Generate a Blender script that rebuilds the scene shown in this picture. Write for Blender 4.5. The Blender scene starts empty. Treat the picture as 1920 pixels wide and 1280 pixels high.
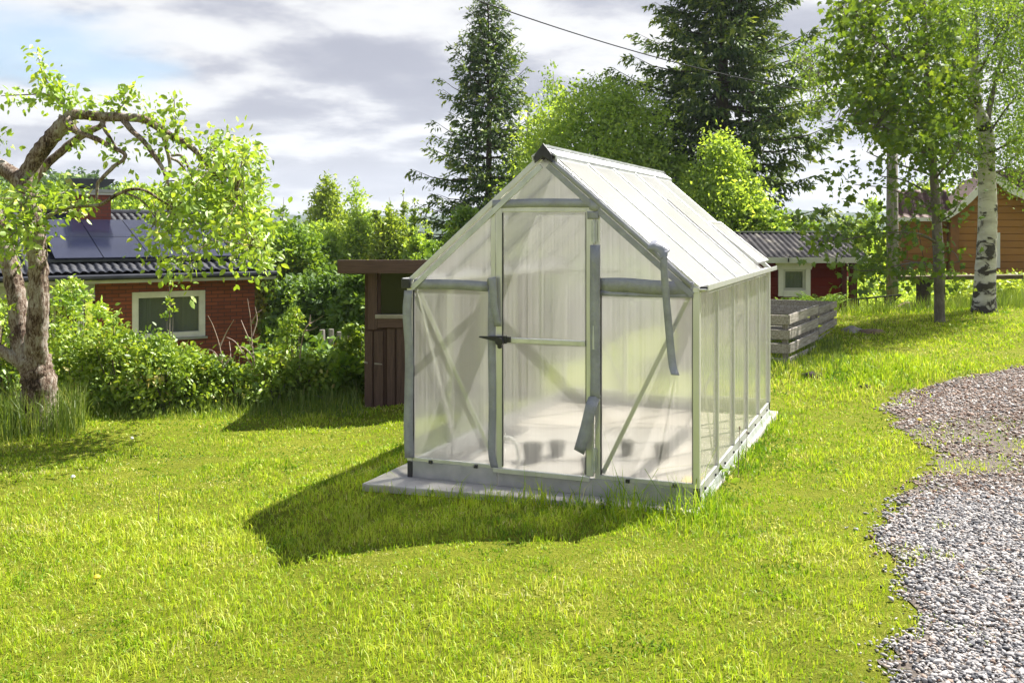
import bpy, math, random
import numpy as np
from mathutils import Vector, Matrix, Quaternion

rng = np.random.default_rng(7)
random.seed(7)
S = bpy.context.scene
COL = S.collection

# ------------------------------------------------------------------ camera
FPX, HORIZ, CAMZ = 1870.0, 428.0, 1.62          # focal length and horizon in photo pixels, eye height
cam_data = bpy.data.cameras.new('camera')
cam = bpy.data.objects.new('camera', cam_data)
COL.objects.link(cam)
cam.location = (0, 0, CAMZ)
cam.rotation_euler = (math.radians(90), 0, 0)
cam_data.sensor_width = 36
cam_data.lens = 36 * FPX / 1920
cam_data.shift_y = (HORIZ - 640) / 1920
cam_data.clip_start = 0.05
cam_data.clip_end = 6000
S.camera = cam

# ------------------------------------------------------------------ sun, sky, exposure
SUN = Vector((0.62, 0.45, 1.0)).normalized()      # towards the sun
sd = bpy.data.lights.new('sun', 'SUN')
sd.energy = 5.0
sd.angle = math.radians(0.6)
sd.color = (1.0, 0.955, 0.88)
so = bpy.data.objects.new('sun', sd)
COL.objects.link(so)
so.rotation_euler = (-SUN).to_track_quat('-Z', 'Y').to_euler()

S.view_settings.view_transform = 'Standard'
S.view_settings.look = 'None'
S.view_settings.exposure = 1.48
S.view_settings.gamma = 1.0
S.render.engine = 'CYCLES'
S.cycles.caustics_refractive = True
S.cycles.caustics_reflective = False
S.cycles.max_bounces = 16
S.cycles.diffuse_bounces = 4
S.cycles.transmission_bounces = 12
S.cycles.transparent_max_bounces = 16
S.cycles.sample_clamp_indirect = 6.0
S.cycles.blur_glossy = 0.5


class NT:
    """small helper round a node tree"""
    def __init__(self, tree):
        self.t = tree
        self.n = tree.nodes
        self.l = tree.links

    def new(self, typ, **kw):
        nd = self.n.new(typ)
        for k, v in kw.items():
            if k == 'ins':
                for kk, vv in v.items():
                    if isinstance(vv, bpy.types.NodeSocket):
                        self.l.new(vv, nd.inputs[kk])
                    else:
                        nd.inputs[kk].default_value = vv
            else:
                setattr(nd, k, v)
        return nd

    def math(self, op, a, b=None, c=None, clamp=False):
        nd = self.n.new('ShaderNodeMath')
        nd.operation = op
        nd.use_clamp = clamp
        for i, v in enumerate((a, b, c)):
            if v is None:
                continue
            if isinstance(v, bpy.types.NodeSocket):
                self.l.new(v, nd.inputs[i])
            else:
                nd.inputs[i].default_value = v
        return nd.outputs[0]

    def ramp(self, fac, stops, interp='LINEAR'):
        nd = self.n.new('ShaderNodeValToRGB')
        nd.color_ramp.interpolation = interp
        els = nd.color_ramp.elements
        while len(els) < len(stops):
            els.new(0.5)
        for e, (p, c) in zip(els, stops):
            e.position = p
            e.color = (c[0], c[1], c[2], 1) if len(c) == 3 else c
        self.l.new(fac, nd.inputs[0])
        return nd.outputs[0]

    def mix(self, fac, a, b, blend='MIX'):
        nd = self.n.new('ShaderNodeMix')
        nd.data_type = 'RGBA'
        nd.blend_type = blend
        for i, v in ((0, fac), (6, a), (7, b)):
            if isinstance(v, bpy.types.NodeSocket):
                self.l.new(v, nd.inputs[i])
            else:
                nd.inputs[i].default_value = v if i == 0 else (v[0], v[1], v[2], 1)
        return nd.outputs[2]

    def noise(self, vec, scale, detail=4, rough=0.55, dist=0.0, lac=2.0):
        nd = self.n.new('ShaderNodeTexNoise')
        nd.inputs['Scale'].default_value = scale
        nd.inputs['Detail'].default_value = detail
        nd.inputs['Roughness'].default_value = rough
        nd.inputs['Distortion'].default_value = dist
        nd.inputs['Lacunarity'].default_value = lac
        if vec is not None:
            self.l.new(vec, nd.inputs['Vector'])
        return nd.outputs['Fac']


def make_world():
    w = bpy.data.worlds.new('World')
    S.world = w
    w.use_nodes = True
    n = NT(w.node_tree)
    n.n.clear()
    out = n.new('ShaderNodeOutputWorld')
    sky = n.new('ShaderNodeTexSky', sky_type='NISHITA')
    sky.sun_disc = False
    sky.sun_elevation = math.asin(SUN.z)
    sky.sun_rotation = math.atan2(SUN.x, SUN.y)
    sky.air_density = 1.0
    sky.dust_density = 0.6
    bsky = n.new('ShaderNodeBackground', ins={'Color': sky.outputs[0], 'Strength': 0.062})
    tc = n.new('ShaderNodeTexCoord')
    sep = n.new('ShaderNodeSeparateXYZ', ins={0: tc.outputs['Generated']})
    x, y, z = sep.outputs
    zz = n.math('MAXIMUM', z, 0.0)
    den = n.math('ADD', zz, 0.19)
    u = n.math('DIVIDE', x, den)
    v = n.math('DIVIDE', y, den)
    uv = n.new('ShaderNodeCombineXYZ', ins={0: u, 1: v, 2: 2.35}).outputs[0]
    off = n.new('ShaderNodeVectorMath', operation='ADD', ins={0: uv, 1: (0.05, -0.16, 0.03)}).outputs[0]
    big = n.noise(uv, 0.70, 2, 0.5)
    med = n.noise(uv, 1.7, 10, 0.52, 0.1)
    med2 = n.noise(off, 1.7, 10, 0.52, 0.1)
    # thick parts of the deck are grey from below; heads and edges turned to the sun are white
    thick = n.math('ADD', n.math('MULTIPLY', big, 0.50), n.math('MULTIPLY', med, 0.50))
    relief = n.math('MULTIPLY', n.math('SUBTRACT', med2, med), 1.75)
    shade = n.math('ADD', thick, relief)
    cloud = n.ramp(shade, [(0.36, (1.0, 1.0, 1.0)), (0.44, (0.90, 0.905, 0.93)), (0.51, (0.70, 0.71, 0.77)), (0.58, (0.54, 0.555, 0.635)), (0.70, (0.44, 0.455, 0.545))], 'B_SPLINE')
    # whiter cloud low over the horizon
    low = n.ramp(z, [(0.0, (1, 1, 1)), (0.045, (0.65, 0.65, 0.65)), (0.13, (0, 0, 0))])
    cloud = n.mix(n.math('MULTIPLY', low, 0.35), cloud, (0.95, 0.96, 0.985))
    bcl = n.new('ShaderNodeBackground', ins={'Color': cloud, 'Strength': 0.345})
    # coverage: a hole of blue up on the left, and broken cloud towards the zenith
    gap = Vector((-0.492, 1.0, 0.182)).normalized()
    dvec = n.new('ShaderNodeVectorMath', operation='SUBTRACT', ins={0: tc.outputs['Generated'], 1: gap}).outputs[0]
    dsc = n.new('ShaderNodeVectorMath', operation='MULTIPLY', ins={0: dvec, 1: (1.0, 1.0, 3.3)}).outputs[0]
    dl = n.new('ShaderNodeVectorMath', operation='LENGTH', ins={0: dsc}).outputs['Value']
    wob = n.math('MULTIPLY', n.math('SUBTRACT', med, 0.5), 0.42)
    hole = n.ramp(n.math('ADD', dl, wob), [(0.03, (0.85, 0.85, 0.85)), (0.15, (0, 0, 0))], 'EASE')
    zen = n.ramp(n.math('ADD', z, n.math('MULTIPLY', n.math('SUBTRACT', med, 0.5), 1.2)), [(0.50, (0, 0, 0)), (0.72, (0.85, 0.85, 0.85))])
    blue = n.math('MAXIMUM', hole, zen)
    mx = n.new('ShaderNodeMixShader', ins={0: blue, 1: bcl.outputs[0], 2: bsky.outputs[0]})
    n.l.new(mx.outputs[0], out.inputs[0])


make_world()

# ------------------------------------------------------------------ terrain and pixel helpers
def sstep(a, b, x):
    t = np.clip((np.asarray(x, float) - a) / (b - a), 0, 1)
    return t * t * (3 - 2 * t)


def softplus(x, k=1.2):
    return np.log1p(np.exp(np.clip(np.asarray(x, float) * k, -40, 40))) / k


def vnoise(x, y, scale, seed=0):
    """smooth value noise, -1..1"""
    x = np.asarray(x, float) / scale
    y = np.asarray(y, float) / scale
    xi = np.floor(x).astype(np.int64)
    yi = np.floor(y).astype(np.int64)
    fx = x - xi
    fy = y - yi
    fx = fx * fx * (3 - 2 * fx)
    fy = fy * fy * (3 - 2 * fy)

    def h(a, b):
        k = (a * 374761393 + b * 668265263 + seed * 974634777) & 0x7fffffff
        k = ((k ^ (k >> 13)) * 1274126177) & 0x7fffffff
        return ((k ^ (k >> 16)) & 0xffff) / 32767.5 - 1.0
    return (h(xi, yi) * (1 - fx) + h(xi + 1, yi) * fx) * (1 - fy) + (h(xi, yi + 1) * (1 - fx) + h(xi + 1, yi + 1) * fx) * fy


def terrain(x, y):
    x = np.asarray(x, float)
    y = np.asarray(y, float)
    near = sstep(3.5, 8.0, y)
    rise = 0.072 * softplus(x - 1.3) * near
    rise = 0.5 * np.tanh(rise / 0.5)
    fall = -0.10 * (1 - sstep(-1.7, -0.2, x)) - 0.018 * softplus(-(x + 1.5), 2.0)
    fall = np.maximum(fall, -0.5)
    z = rise + fall
    wl = 1 - sstep(-1.5, 2.5, x)                       # left: falls away behind the hedge
    z = z - 1.9 * wl * sstep(11.2, 17.0, y)
    wm = sstep(-1.5, 2.5, x) * (1 - sstep(6.6, 9.0, x))  # middle: falls away behind the compost bins
    z = z - 1.25 * wm * sstep(15.6, 19.0, y)
    wr = sstep(6.6, 9.0, x)
    z = z - 0.25 * wr * sstep(16.0, 21.0, y)
    z = z + 11.5 * sstep(75, 165, y) * (1 - sstep(-0.43, -0.31, x / np.maximum(y, 1.0)))
    z = z - (2.0 - 0.6 * wl) * sstep(26, 48, y) - 6 * sstep(60, 200, y)
    # level ground round the greenhouse pad
    ca = (x - 0.75) * 0.928 - (y - 7.45) * 0.372
    cb = (x - 0.75) * 0.372 + (y - 7.45) * 0.928
    q = np.maximum(np.abs(ca) - 1.1, np.abs(cb) - 1.75)
    z = np.where(z > 0, z * sstep(0.0, 2.2, q), z * (0.12 + 0.88 * sstep(0.15, 0.8, q)))
    z = z - 0.012 * (1 - sstep(0.3, 1.2, q))
    z = z + 0.025 * vnoise(x, y, 1.7, 3) + 0.012 * vnoise(x, y, 0.6, 4)
    return z


def tz(x, y):
    return float(terrain(x, y))


def W(px, py, Y):
    """the world point that the photo shows at pixel px, py when it lies Y metres away"""
    return Vector(((px - 960) / FPX * Y, Y, CAMZ + (HORIZ - py) / FPX * Y))


_GY = np.concatenate([np.arange(1.8, 14, 0.01), np.arange(14, 60, 0.04)])


def G(px, py):
    """where the ground is met at that pixel"""
    x = (px - 960) / FPX * _GY
    z = CAMZ + (HORIZ - py) / FPX * _GY
    t = terrain(x, _GY)
    hit = np.nonzero(z <= t)[0]
    if len(hit) == 0:
        return W(px, py, 60)
    i = hit[0]
    return Vector((x[i], _GY[i], t[i]))


def GX(px, Y):
    """ground point in the column px at distance Y"""
    x = (px - 960) / FPX * Y
    return Vector((x, Y, tz(x, Y)))


# ------------------------------------------------------------------ mesh helpers
def link(o, parent=None):
    COL.objects.link(o)
    if parent is not None:
        o.parent = parent
    return o


def tag(o, label=None, cat=None, group=None, kind=None):
    if label:
        o['label'] = label
    if cat:
        o['category'] = cat
    if group:
        o['group'] = group
    if kind:
        o['kind'] = kind
    return o


def thing(name, label, cat, loc=(0, 0, 0), rz=0.0, group=None):
    o = bpy.data.objects.new(name, None)
    o.empty_display_size = 0.2
    link(o)
    o.location = loc
    o.rotation_euler = (0, 0, rz)
    return tag(o, label, cat, group)


def copy_tree(o, parent=None):
    c = o.copy()
    link(c, parent)
    for ch in list(o.children):
        copy_tree(ch, c)
    return c


def np_obj(name, V, polys, mat, parent=None, attrs=None, smooth=False):
    """V (n,3); polys: list of integer arrays (m,k)"""
    V = np.ascontiguousarray(V, dtype=np.float32)
    me = bpy.data.meshes.new(name)
    loops = np.concatenate([p.reshape(-1) for p in polys]).astype(np.int32)
    counts = np.concatenate([np.full(len(p), p.shape[1], np.int32) for p in polys])
    starts = np.concatenate([[0], np.cumsum(counts)[:-1]]).astype(np.int32)
    me.vertices.add(len(V))
    me.vertices.foreach_set('co', V.reshape(-1))
    me.loops.add(len(loops))
    me.loops.foreach_set('vertex_index', loops)
    me.polygons.add(len(counts))
    me.polygons.foreach_set('loop_start', starts)
    me.polygons.foreach_set('loop_total', counts)
    if smooth:
        me.polygons.foreach_set('use_smooth', np.ones(len(counts), bool))
    me.update(calc_edges=True)
    for k, a in (attrs or {}).items():
        at = me.attributes.new(k, 'FLOAT', 'POINT')
        at.data.foreach_set('value', np.ascontiguousarray(a, dtype=np.float32))
    me.materials.append(mat)
    return link(bpy.data.objects.new(name, me), parent)


class MB:
    """collects boxes, bars, tubes and polygons and links them as one mesh object"""
    def __init__(self):
        self.v = []
        self.f = []

    def poly(self, pts):
        b = len(self.v)
        self.v += [tuple(p) for p in pts]
        self.f.append(tuple(range(b, b + len(pts))))

    def hexa(self, p):
        """eight corners: four below, four above, both counter-clockwise seen from above"""
        b = len(self.v)
        self.v += [tuple(q) for q in p]
        for f in ((3, 2, 1, 0), (4, 5, 6, 7), (0, 1, 5, 4), (1, 2, 6, 5), (2, 3, 7, 6), (3, 0, 4, 7)):
            self.f.append(tuple(b + i for i in f))

    def box(self, x0, x1, y0, y1, z0, z1):
        self.hexa([(x0, y0, z0), (x1, y0, z0), (x1, y1, z0), (x0, y1, z0), (x0, y0, z1), (x1, y0, z1), (x1, y1, z1), (x0, y1, z1)])
        return self

    def bar(self, a, b, w, h, side=None, up=None):
        """a straight bar from a to b, w wide along 'side', h along the third axis"""
        a = Vector(a)
        b = Vector(b)
        d = (b - a).normalized()
        if side is None:
            upv = Vector(up) if up is not None else Vector((0, 0, 1))
            s = d.cross(upv)
            if s.length < 1e-4:
                s = d.cross(Vector((0, 1, 0)))
        else:
            s = Vector(side)
            s = s - d * s.dot(d)
        s.normalize()
        n = s.cross(d).normalized()
        s = s * (w / 2)
        n = n * (h / 2)
        self.hexa([a - s - n, a + s - n, b + s - n, b - s - n, a - s + n, a + s + n, b + s + n, b - s + n])
        return self

    def tube(self, pts, rad, n=8, cap=True, rough=0.0):
        pts = [Vector(p) for p in pts]
        b = len(self.v)
        prev = None
        for i, p in enumerate(pts):
            t = (pts[min(i + 1, len(pts) - 1)] - pts[max(i - 1, 0)])
            t = t.normalized() if t.length > 1e-9 else Vector((0, 0, 1))
            if prev is None:
                s = t.cross(Vector((0.31, 0.9, 0.21)))
                s.normalize()
            else:
                s = prev - t * prev.dot(t)
                s.normalize()
            prev = s
            o = t.cross(s)
            for k in range(n):
                a = 2 * math.pi * k / n
                r = rad[i] * (1 + (random.uniform(-rough, rough) if rough else 0))
                self.v.append(tuple(p + (s * math.cos(a) + o * math.sin(a)) * r))
        for i in range(len(pts) - 1):
            for k in range(n):
                k2 = (k + 1) % n
                self.f.append((b + i * n + k, b + i * n + k2, b + (i + 1) * n + k2, b + (i + 1) * n + k))
        if cap:
            self.f.append(tuple(b + k for k in reversed(range(n))))
            e = b + (len(pts) - 1) * n
            self.f.append(tuple(e + k for k in range(n)))
        return self

    def lathe(self, c, prof, n=24, open_top=True):
        """profile of (radius, height) turned about the vertical through c"""
        b = len(self.v)
        for r, z in prof:
            for k in range(n):
                a = 2 * math.pi * k / n
                self.v.append((c[0] + r * math.cos(a), c[1] + r * math.sin(a), c[2] + z))
        for i in range(len(prof) - 1):
            for k in range(n):
                k2 = (k + 1) % n
                self.f.append((b + i * n + k, b + i * n + k2, b + (i + 1) * n + k2, b + (i + 1) * n + k))
        self.f.append(tuple(b + k for k in reversed(range(n))))
        if not open_top:
            e = b + (len(prof) - 1) * n
            self.f.append(tuple(e + k for k in range(n)))
        return self

    def build(self, name, mat, parent=None, bevel=0.0, smooth=False, solid=0.0, sub=0):
        me = bpy.data.meshes.new(name)
        me.from_pydata(self.v, [], self.f)
        me.update()
        if smooth:
            me.polygons.foreach_set('use_smooth', np.ones(len(me.polygons), bool))
        me.materials.append(mat)
        o = link(bpy.data.objects.new(name, me), parent)
        if solid:
            m = o.modifiers.new('solid', 'SOLIDIFY')
            m.thickness = solid
            m.offset = 0
        if sub:
            m = o.modifiers.new('sub', 'SUBSURF')
            m.levels = m.render_levels = sub
        if bevel:
            m = o.modifiers.new('bevel', 'BEVEL')
            m.width = bevel
            m.segments = 2
            m.limit_method = 'ANGLE'
        return o


def spline(pts, per=6):
    """Catmull-Rom through points given as tuples of any length"""
    P = [np.array(p, float) for p in pts]
    P = [2 * P[0] - P[1]] + P + [2 * P[-1] - P[-2]]
    out = []
    for i in range(1, len(P) - 2):
        for k in range(per):
            t = k / per
            out.append(0.5 * ((2 * P[i]) + (P[i + 1] - P[i - 1]) * t + (2 * P[i - 1] - 5 * P[i] + 4 * P[i + 1] - P[i + 2]) * t * t + (3 * P[i] - P[i - 1] - 3 * P[i + 1] + P[i + 2]) * t ** 3))
    out.append(P[-2])
    return out


# ------------------------------------------------------------------ materials
def mat_new(name):
    m = bpy.data.materials.new(name)
    m.use_nodes = True
    n = NT(m.node_tree)
    n.n.clear()
    out = n.new('ShaderNodeOutputMaterial')
    return m, n, out


def obj_vec(n, scale=(1, 1, 1)):
    tc = n.new('ShaderNodeTexCoord')
    mp = n.new('ShaderNodeMapping', ins={'Vector': tc.outputs['Object'], 'Scale': scale})
    return mp.outputs[0]


def principled(name, stops, scale=6, detail=6, stretch=(1, 1, 1), rough=0.6, metal=0.0, bump=0.0, bump_scale=None, spec=0.5, rough_var=0.0, coat=0.0, seed_obj=False):
    """noise-driven colour between stops"""
    m, n, out = mat_new(name)
    v = obj_vec(n, stretch)
    f = n.noise(v, scale, detail, 0.6)
    c = n.ramp(f, stops)
    if seed_obj:
        oi = n.new('ShaderNodeObjectInfo')
        c = n.mix(0.25, c, n.mix(oi.outputs['Random'], (0.5, 0.5, 0.5), (1, 1, 1)), 'MULTIPLY')
    bs = n.new('ShaderNodeBsdfPrincipled', ins={'Base Color': c, 'Roughness': rough, 'Metallic': metal, 'Specular IOR Level': spec, 'Coat Weight': coat})
    if rough_var:
        r = n.math('MULTIPLY_ADD', f, rough_var, rough - rough_var / 2)
        n.l.new(r, bs.inputs['Roughness'])
    if bump:
        b = n.new('ShaderNodeBump', ins={'Strength': 1.0, 'Distance': bump, 'Height': n.noise(v, bump_scale or scale * 3, 8, 0.65)})
        n.l.new(b.outputs[0], bs.inputs['Normal'])
    n.l.new(bs.outputs[0], out.inputs[0])
    return m


def leaf_mat(name, stops, trans=0.45, gloss=0.06, rough=0.35, tr_tint=(1.25, 1.15, 0.55), gain=2.0):
    if 'grass' in name:
        gain = 1.0
    gloss, rough = gloss * 0.6, max(rough, 0.5)
    hue = (1.0, 1.0, 1.0) if 'grass' in name or 'needle' in name else (1.02, 0.97, 1.12)
    stops = [(p, tuple(min(0.8, v * gain * k) for v, k in zip(c, hue))) for p, c in stops]
    m, n, out = mat_new(name)
    at = n.new('ShaderNodeAttribute', attribute_name='var')
    c = n.ramp(at.outputs['Fac'], stops)
    d = n.new('ShaderNodeBsdfDiffuse', ins={'Color': c})
    ct = n.mix(1.0, c, tr_tint, 'MULTIPLY')
    t = n.new('ShaderNodeBsdfTranslucent', ins={'Color': ct})
    mx = n.new('ShaderNodeMixShader', ins={0: trans, 1: d.outputs[0], 2: t.outputs[0]})
    g = n.new('ShaderNodeBsdfGlossy', ins={'Color': (1, 1, 1, 1), 'Roughness': rough})
    m2 = n.new('ShaderNodeMixShader', ins={0: gloss, 1: mx.outputs[0], 2: g.outputs[0]})
    n.l.new(m2.outputs[0], out.inputs[0])
    return m


def poly_mat(name, trans_col, refr=0.44, transp=0.26, transl=0.24, rough=0.60, streak=0.5, white=0.05, twin=True):
    """twin-wall polycarbonate sheet: blurred see-through, some milky glow, a faint gloss"""
    m, n, out = mat_new(name)
    v = obj_vec(n, (95, 95, 0.55))
    st = n.noise(v, 1.0, 3, 0.6)
    cl = n.noise(obj_vec(n, (1.3, 1.3, 0.9)), 2.0, 5, 0.6)
    rr = n.math('MULTIPLY_ADD', st, 0.16 * streak * 2, rough - 0.08 * streak * 2)
    rf = n.new('ShaderNodeBsdfRefraction', ins={'Color': (*trans_col, 1), 'Roughness': rr, 'IOR': 1.055})
    if twin:
        bp = n.new('ShaderNodeBump', ins={'Strength': 0.35, 'Distance': 0.002, 'Height': st})
        n.l.new(bp.outputs[0], rf.inputs['Normal'])
    tp = n.new('ShaderNodeBsdfTransparent', ins={'Color': (*trans_col, 1)})
    tl = n.new('ShaderNodeBsdfTranslucent', ins={'Color': (0.95, 0.91, 0.93, 1)})
    df = n.new('ShaderNodeBsdfDiffuse', ins={'Color': (0.85, 0.85, 0.83, 1)})
    gl = n.new('ShaderNodeBsdfGlossy', ins={'Roughness': 0.16})
    tot = refr + transp + transl + white
    a = n.new('ShaderNodeMixShader', ins={0: transp / (refr + transp), 1: rf.outputs[0], 2: tp.outputs[0]})
    hz = n.math('MULTIPLY_ADD', cl, 0.22, transl / tot - 0.11)
    hz = n.math('ADD', hz, n.math('MULTIPLY', n.math('SUBTRACT', st, 0.5), 0.36), clamp=True)
    b = n.new('ShaderNodeMixShader', ins={0: hz, 1: a.outputs[0], 2: tl.outputs[0]})
    c = n.new('ShaderNodeMixShader', ins={0: white / tot, 1: b.outputs[0], 2: df.outputs[0]})
    bk = n.new('ShaderNodeNewGeometry').outputs['Backfacing']      # the same gloss from either side of the sheet
    fr = n.new('ShaderNodeFresnel', ins={'IOR': n.math('MULTIPLY_ADD', bk, 1 / 1.42 - 1.42, 1.42)})
    frc = n.math('MULTIPLY', fr.outputs[0], 0.9)
    d = n.new('ShaderNodeMixShader', ins={0: frc, 1: c.outputs[0], 2: gl.outputs[0]})
    n.l.new(d.outputs[0], out.inputs[0])
    return m


def clear_mat():
    m, n, out = mat_new('panel_inner_face')
    t = n.new('ShaderNodeBsdfTransparent', ins={'Color': (0.97, 0.975, 0.965, 1)})
    n.l.new(t.outputs[0], out.inputs[0])
    return m


def glass_mat(name, tint=(0.022, 0.026, 0.02), transp=0.06, rough=0.02):
    m, n, out = mat_new(name)
    tp = n.new('ShaderNodeBsdfTransparent', ins={'Color': (0.75, 0.8, 0.76, 1)})
    df = n.new('ShaderNodeBsdfDiffuse', ins={'Color': (*tint, 1)})
    a = n.new('ShaderNodeMixShader', ins={0: transp, 1: df.outputs[0], 2: tp.outputs[0]})
    nz = n.noise(obj_vec(n), 1.5, 2)
    bp = n.new('ShaderNodeBump', ins={'Strength': 0.15, 'Distance': 0.02, 'Height': nz})
    gl = n.new('ShaderNodeBsdfGlossy', ins={'Roughness': rough, 'Normal': bp.outputs[0]})
    fr = n.new('ShaderNodeFresnel', ins={'IOR': 1.55})
    f2 = n.math('ADD', n.math('MULTIPLY', fr.outputs[0], 0.5), 0.0, clamp=True)
    b = n.new('ShaderNodeMixShader', ins={0: f2, 1: a.outputs[0], 2: gl.outputs[0]})
    n.l.new(b.outputs[0], out.inputs[0])
    return m


def brick_mat(name, c1, c2, mortar, scale=1.0, bw=0.25, bh=0.075):
    m, n, out = mat_new(name)
    tc = n.new('ShaderNodeTexCoord')
    sep = n.new('ShaderNodeSeparateXYZ', ins={0: tc.outputs['Object']})
    h = n.math('ADD', sep.outputs[0], sep.outputs[1])
    vec = n.new('ShaderNodeCombineXYZ', ins={0: h, 1: sep.outputs[2]}).outputs[0]
    bt = n.new('ShaderNodeTexBrick', ins={'Vector': vec, 'Color1': (*c1, 1), 'Color2': (*c2, 1), 'Mortar': (*mortar, 1), 'Scale': 1.0, 'Mortar Size': 0.007, 'Brick Width': bw, 'Row Height': bh, 'Bias': -0.2})
    nz = n.noise(vec, 1.1, 5)
    col = n.mix(0.45, bt.outputs['Color'], n.ramp(nz, [(0.3, (0.55, 0.5, 0.5)), (0.7, (1.1, 1.05, 1.0))]), 'MULTIPLY')
    bs = n.new('ShaderNodeBsdfPrincipled', ins={'Base Color': col, 'Roughness': 0.8})
    bp = n.new('ShaderNodeBump', ins={'Strength': 0.6, 'Distance': 0.01, 'Height': n.math('SUBTRACT', 1.0, bt.outputs['Fac'])})
    n.l.new(bp.outputs[0], bs.inputs['Normal'])
    n.l.new(bs.outputs[0], out.inputs[0])
    return m


def board_mat(name, c1, c2, board, axis='Z', rough=0.65, bump=0.006, grain=1.0, spec=0.3):
    """painted or bare boards: a groove every 'board' metres along an axis, wood grain along the board"""
    m, n, out = mat_new(name)
    tc = n.new('ShaderNodeTexCoord')
    sep = n.new('ShaderNodeSeparateXYZ', ins={0: tc.outputs['Object']})
    ax = {'X': 0, 'Y': 1, 'Z': 2}[axis]
    p = n.math('DIVIDE', sep.outputs[ax], board)
    fr = n.math('FRACT', p)
    idx = n.math('FLOOR', p)
    edge = n.math('MINIMUM', fr, n.math('SUBTRACT', 1.0, fr))
    groove = n.math('SMOOTH_MIN', n.math('MULTIPLY', edge, 14.0), 1.0, 0.1)
    wn = n.new('ShaderNodeTexWhiteNoise', noise_dimensions='1D', ins={'W': idx})
    sc = (3, 3, 60) if axis == 'Z' else (60, 60, 2.5)
    gn = n.noise(obj_vec(n, sc), 1.0, 5, 0.65)
    big = n.noise(obj_vec(n), 1.3, 4)
    f = n.math('ADD', n.math('MULTIPLY', gn, 0.5 * grain), n.math('ADD', n.math('MULTIPLY', wn.outputs['Value'], 0.35), n.math('MULTIPLY', big, 0.4)))
    c = n.ramp(f, [(0.25, c1), (0.95, c2)])
    bs = n.new('ShaderNodeBsdfPrincipled', ins={'Base Color': c, 'Roughness': rough, 'Specular IOR Level': spec})
    hgt = n.math('ADD', groove, n.math('MULTIPLY', gn, 0.12))
    bp = n.new('ShaderNodeBump', ins={'Strength': 1.0, 'Distance': bump, 'Height': hgt})
    n.l.new(bp.outputs[0], bs.inputs['Normal'])
    n.l.new(bs.outputs[0], out.inputs[0])
    return m


def birch_bark():
    m, n, out = mat_new('birch_bark')
    tc = n.new('ShaderNodeTexCoord')
    sep = n.new('ShaderNodeSeparateXYZ', ins={0: tc.outputs['Object']})
    v = obj_vec(n, (5, 5, 9))
    a = n.noise(v, 0.62, 5, 0.62, 0.6)
    b = n.noise(obj_vec(n, (7, 7, 42)), 1.0, 3, 0.6)
    lowz = n.ramp(sep.outputs[2], [(0.0, (0.30, 0.30, 0.30)), (0.07, (0.06, 0.06, 0.06)), (0.2, (0.0, 0.0, 0.0))])
    zn = n.math('MULTIPLY', sep.outputs[2], 0.1)
    lowz = n.ramp(zn, [(0.0, (0.16, 0.16, 0.16)), (0.035, (0.07, 0.07, 0.07)), (0.12, (0.0, 0.0, 0.0))])
    dark = n.math('ADD', a, lowz)
    pm = n.ramp(dark, [(0.555, (0, 0, 0)), (0.60, (1, 1, 1))])
    ln = n.ramp(b, [(0.63, (0, 0, 0)), (0.69, (1, 1, 1))])
    white = n.ramp(n.noise(obj_vec(n, (3, 3, 6)), 1.6, 5), [(0.3, (0.36, 0.33, 0.30)), (0.6, (0.60, 0.58, 0.555))])
    c = n.mix(n.math('MULTIPLY', ln, 0.6), white, (0.10, 0.08, 0.07))
    c = n.mix(pm, c, (0.045, 0.037, 0.032))
    bs = n.new('ShaderNodeBsdfPrincipled', ins={'Base Color': c, 'Roughness': 0.7})
    bp = n.new('ShaderNodeBump', ins={'Strength': 1.0, 'Distance': 0.012, 'Height': n.math('ADD', pm, b)})
    n.l.new(bp.outputs[0], bs.inputs['Normal'])
    n.l.new(bs.outputs[0], out.inputs[0])
    return m


def bark(name, stops, sx=14, sz=3.5, bump=0.02):
    m, n, out = mat_new(name)
    v = obj_vec(n, (sx, sx, sz))
    a = n.noise(v, 1.0, 9, 0.7, 1.2)
    b = n.noise(obj_vec(n, (sx * 3, sx * 3, sz * 1.5)), 1.0, 6, 0.7, 0.5)
    big = n.noise(obj_vec(n), 3.0, 4, 0.6)
    h = n.math('ADD', n.math('MULTIPLY', a, 0.6), n.math('MULTIPLY', b, 0.4))
    c = n.ramp(n.math('ADD', h, n.math('MULTIPLY', n.math('SUBTRACT', big, 0.5), 0.5)), stops)
    bs = n.new('ShaderNodeBsdfPrincipled', ins={'Base Color': c, 'Roughness': 0.85, 'Specular IOR Level': 0.3})
    bp = n.new('ShaderNodeBump', ins={'Strength': 1.0, 'Distance': bump, 'Height': h})
    n.l.new(bp.outputs[0], bs.inputs['Normal'])
    n.l.new(bs.outputs[0], out.inputs[0])
    return m


def ground_mat():
    m, n, out = mat_new('turf_soil')
    tc = n.new('ShaderNodeTexCoord')
    p = tc.outputs['Object']
    a = n.noise(p, 0.7, 6, 0.6)
    b = n.noise(p, 9, 8, 0.7)
    c = n.noise(p, 60, 6, 0.7)
    f = n.math('ADD', n.math('MULTIPLY', a, 0.35), n.math('ADD', n.math('MULTIPLY', b, 0.35), n.math('MULTIPLY', c, 0.3)))
    col = n.ramp(f, [(0.3, (0.08, 0.10, 0.012)), (0.5, (0.18, 0.205, 0.016)), (0.68, (0.29, 0.30, 0.035)), (0.8, (0.33, 0.275, 0.11))])
    bs = n.new('ShaderNodeBsdfPrincipled', ins={'Base Color': col, 'Roughness': 0.95, 'Specular IOR Level': 0.1})
    bp = n.new('ShaderNodeBump', ins={'Strength': 1.0, 'Distance': 0.03, 'Height': n.math('ADD', b, c)})
    n.l.new(bp.outputs[0], bs.inputs['Normal'])
    n.l.new(bs.outputs[0], out.inputs[0])
    return m


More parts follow.
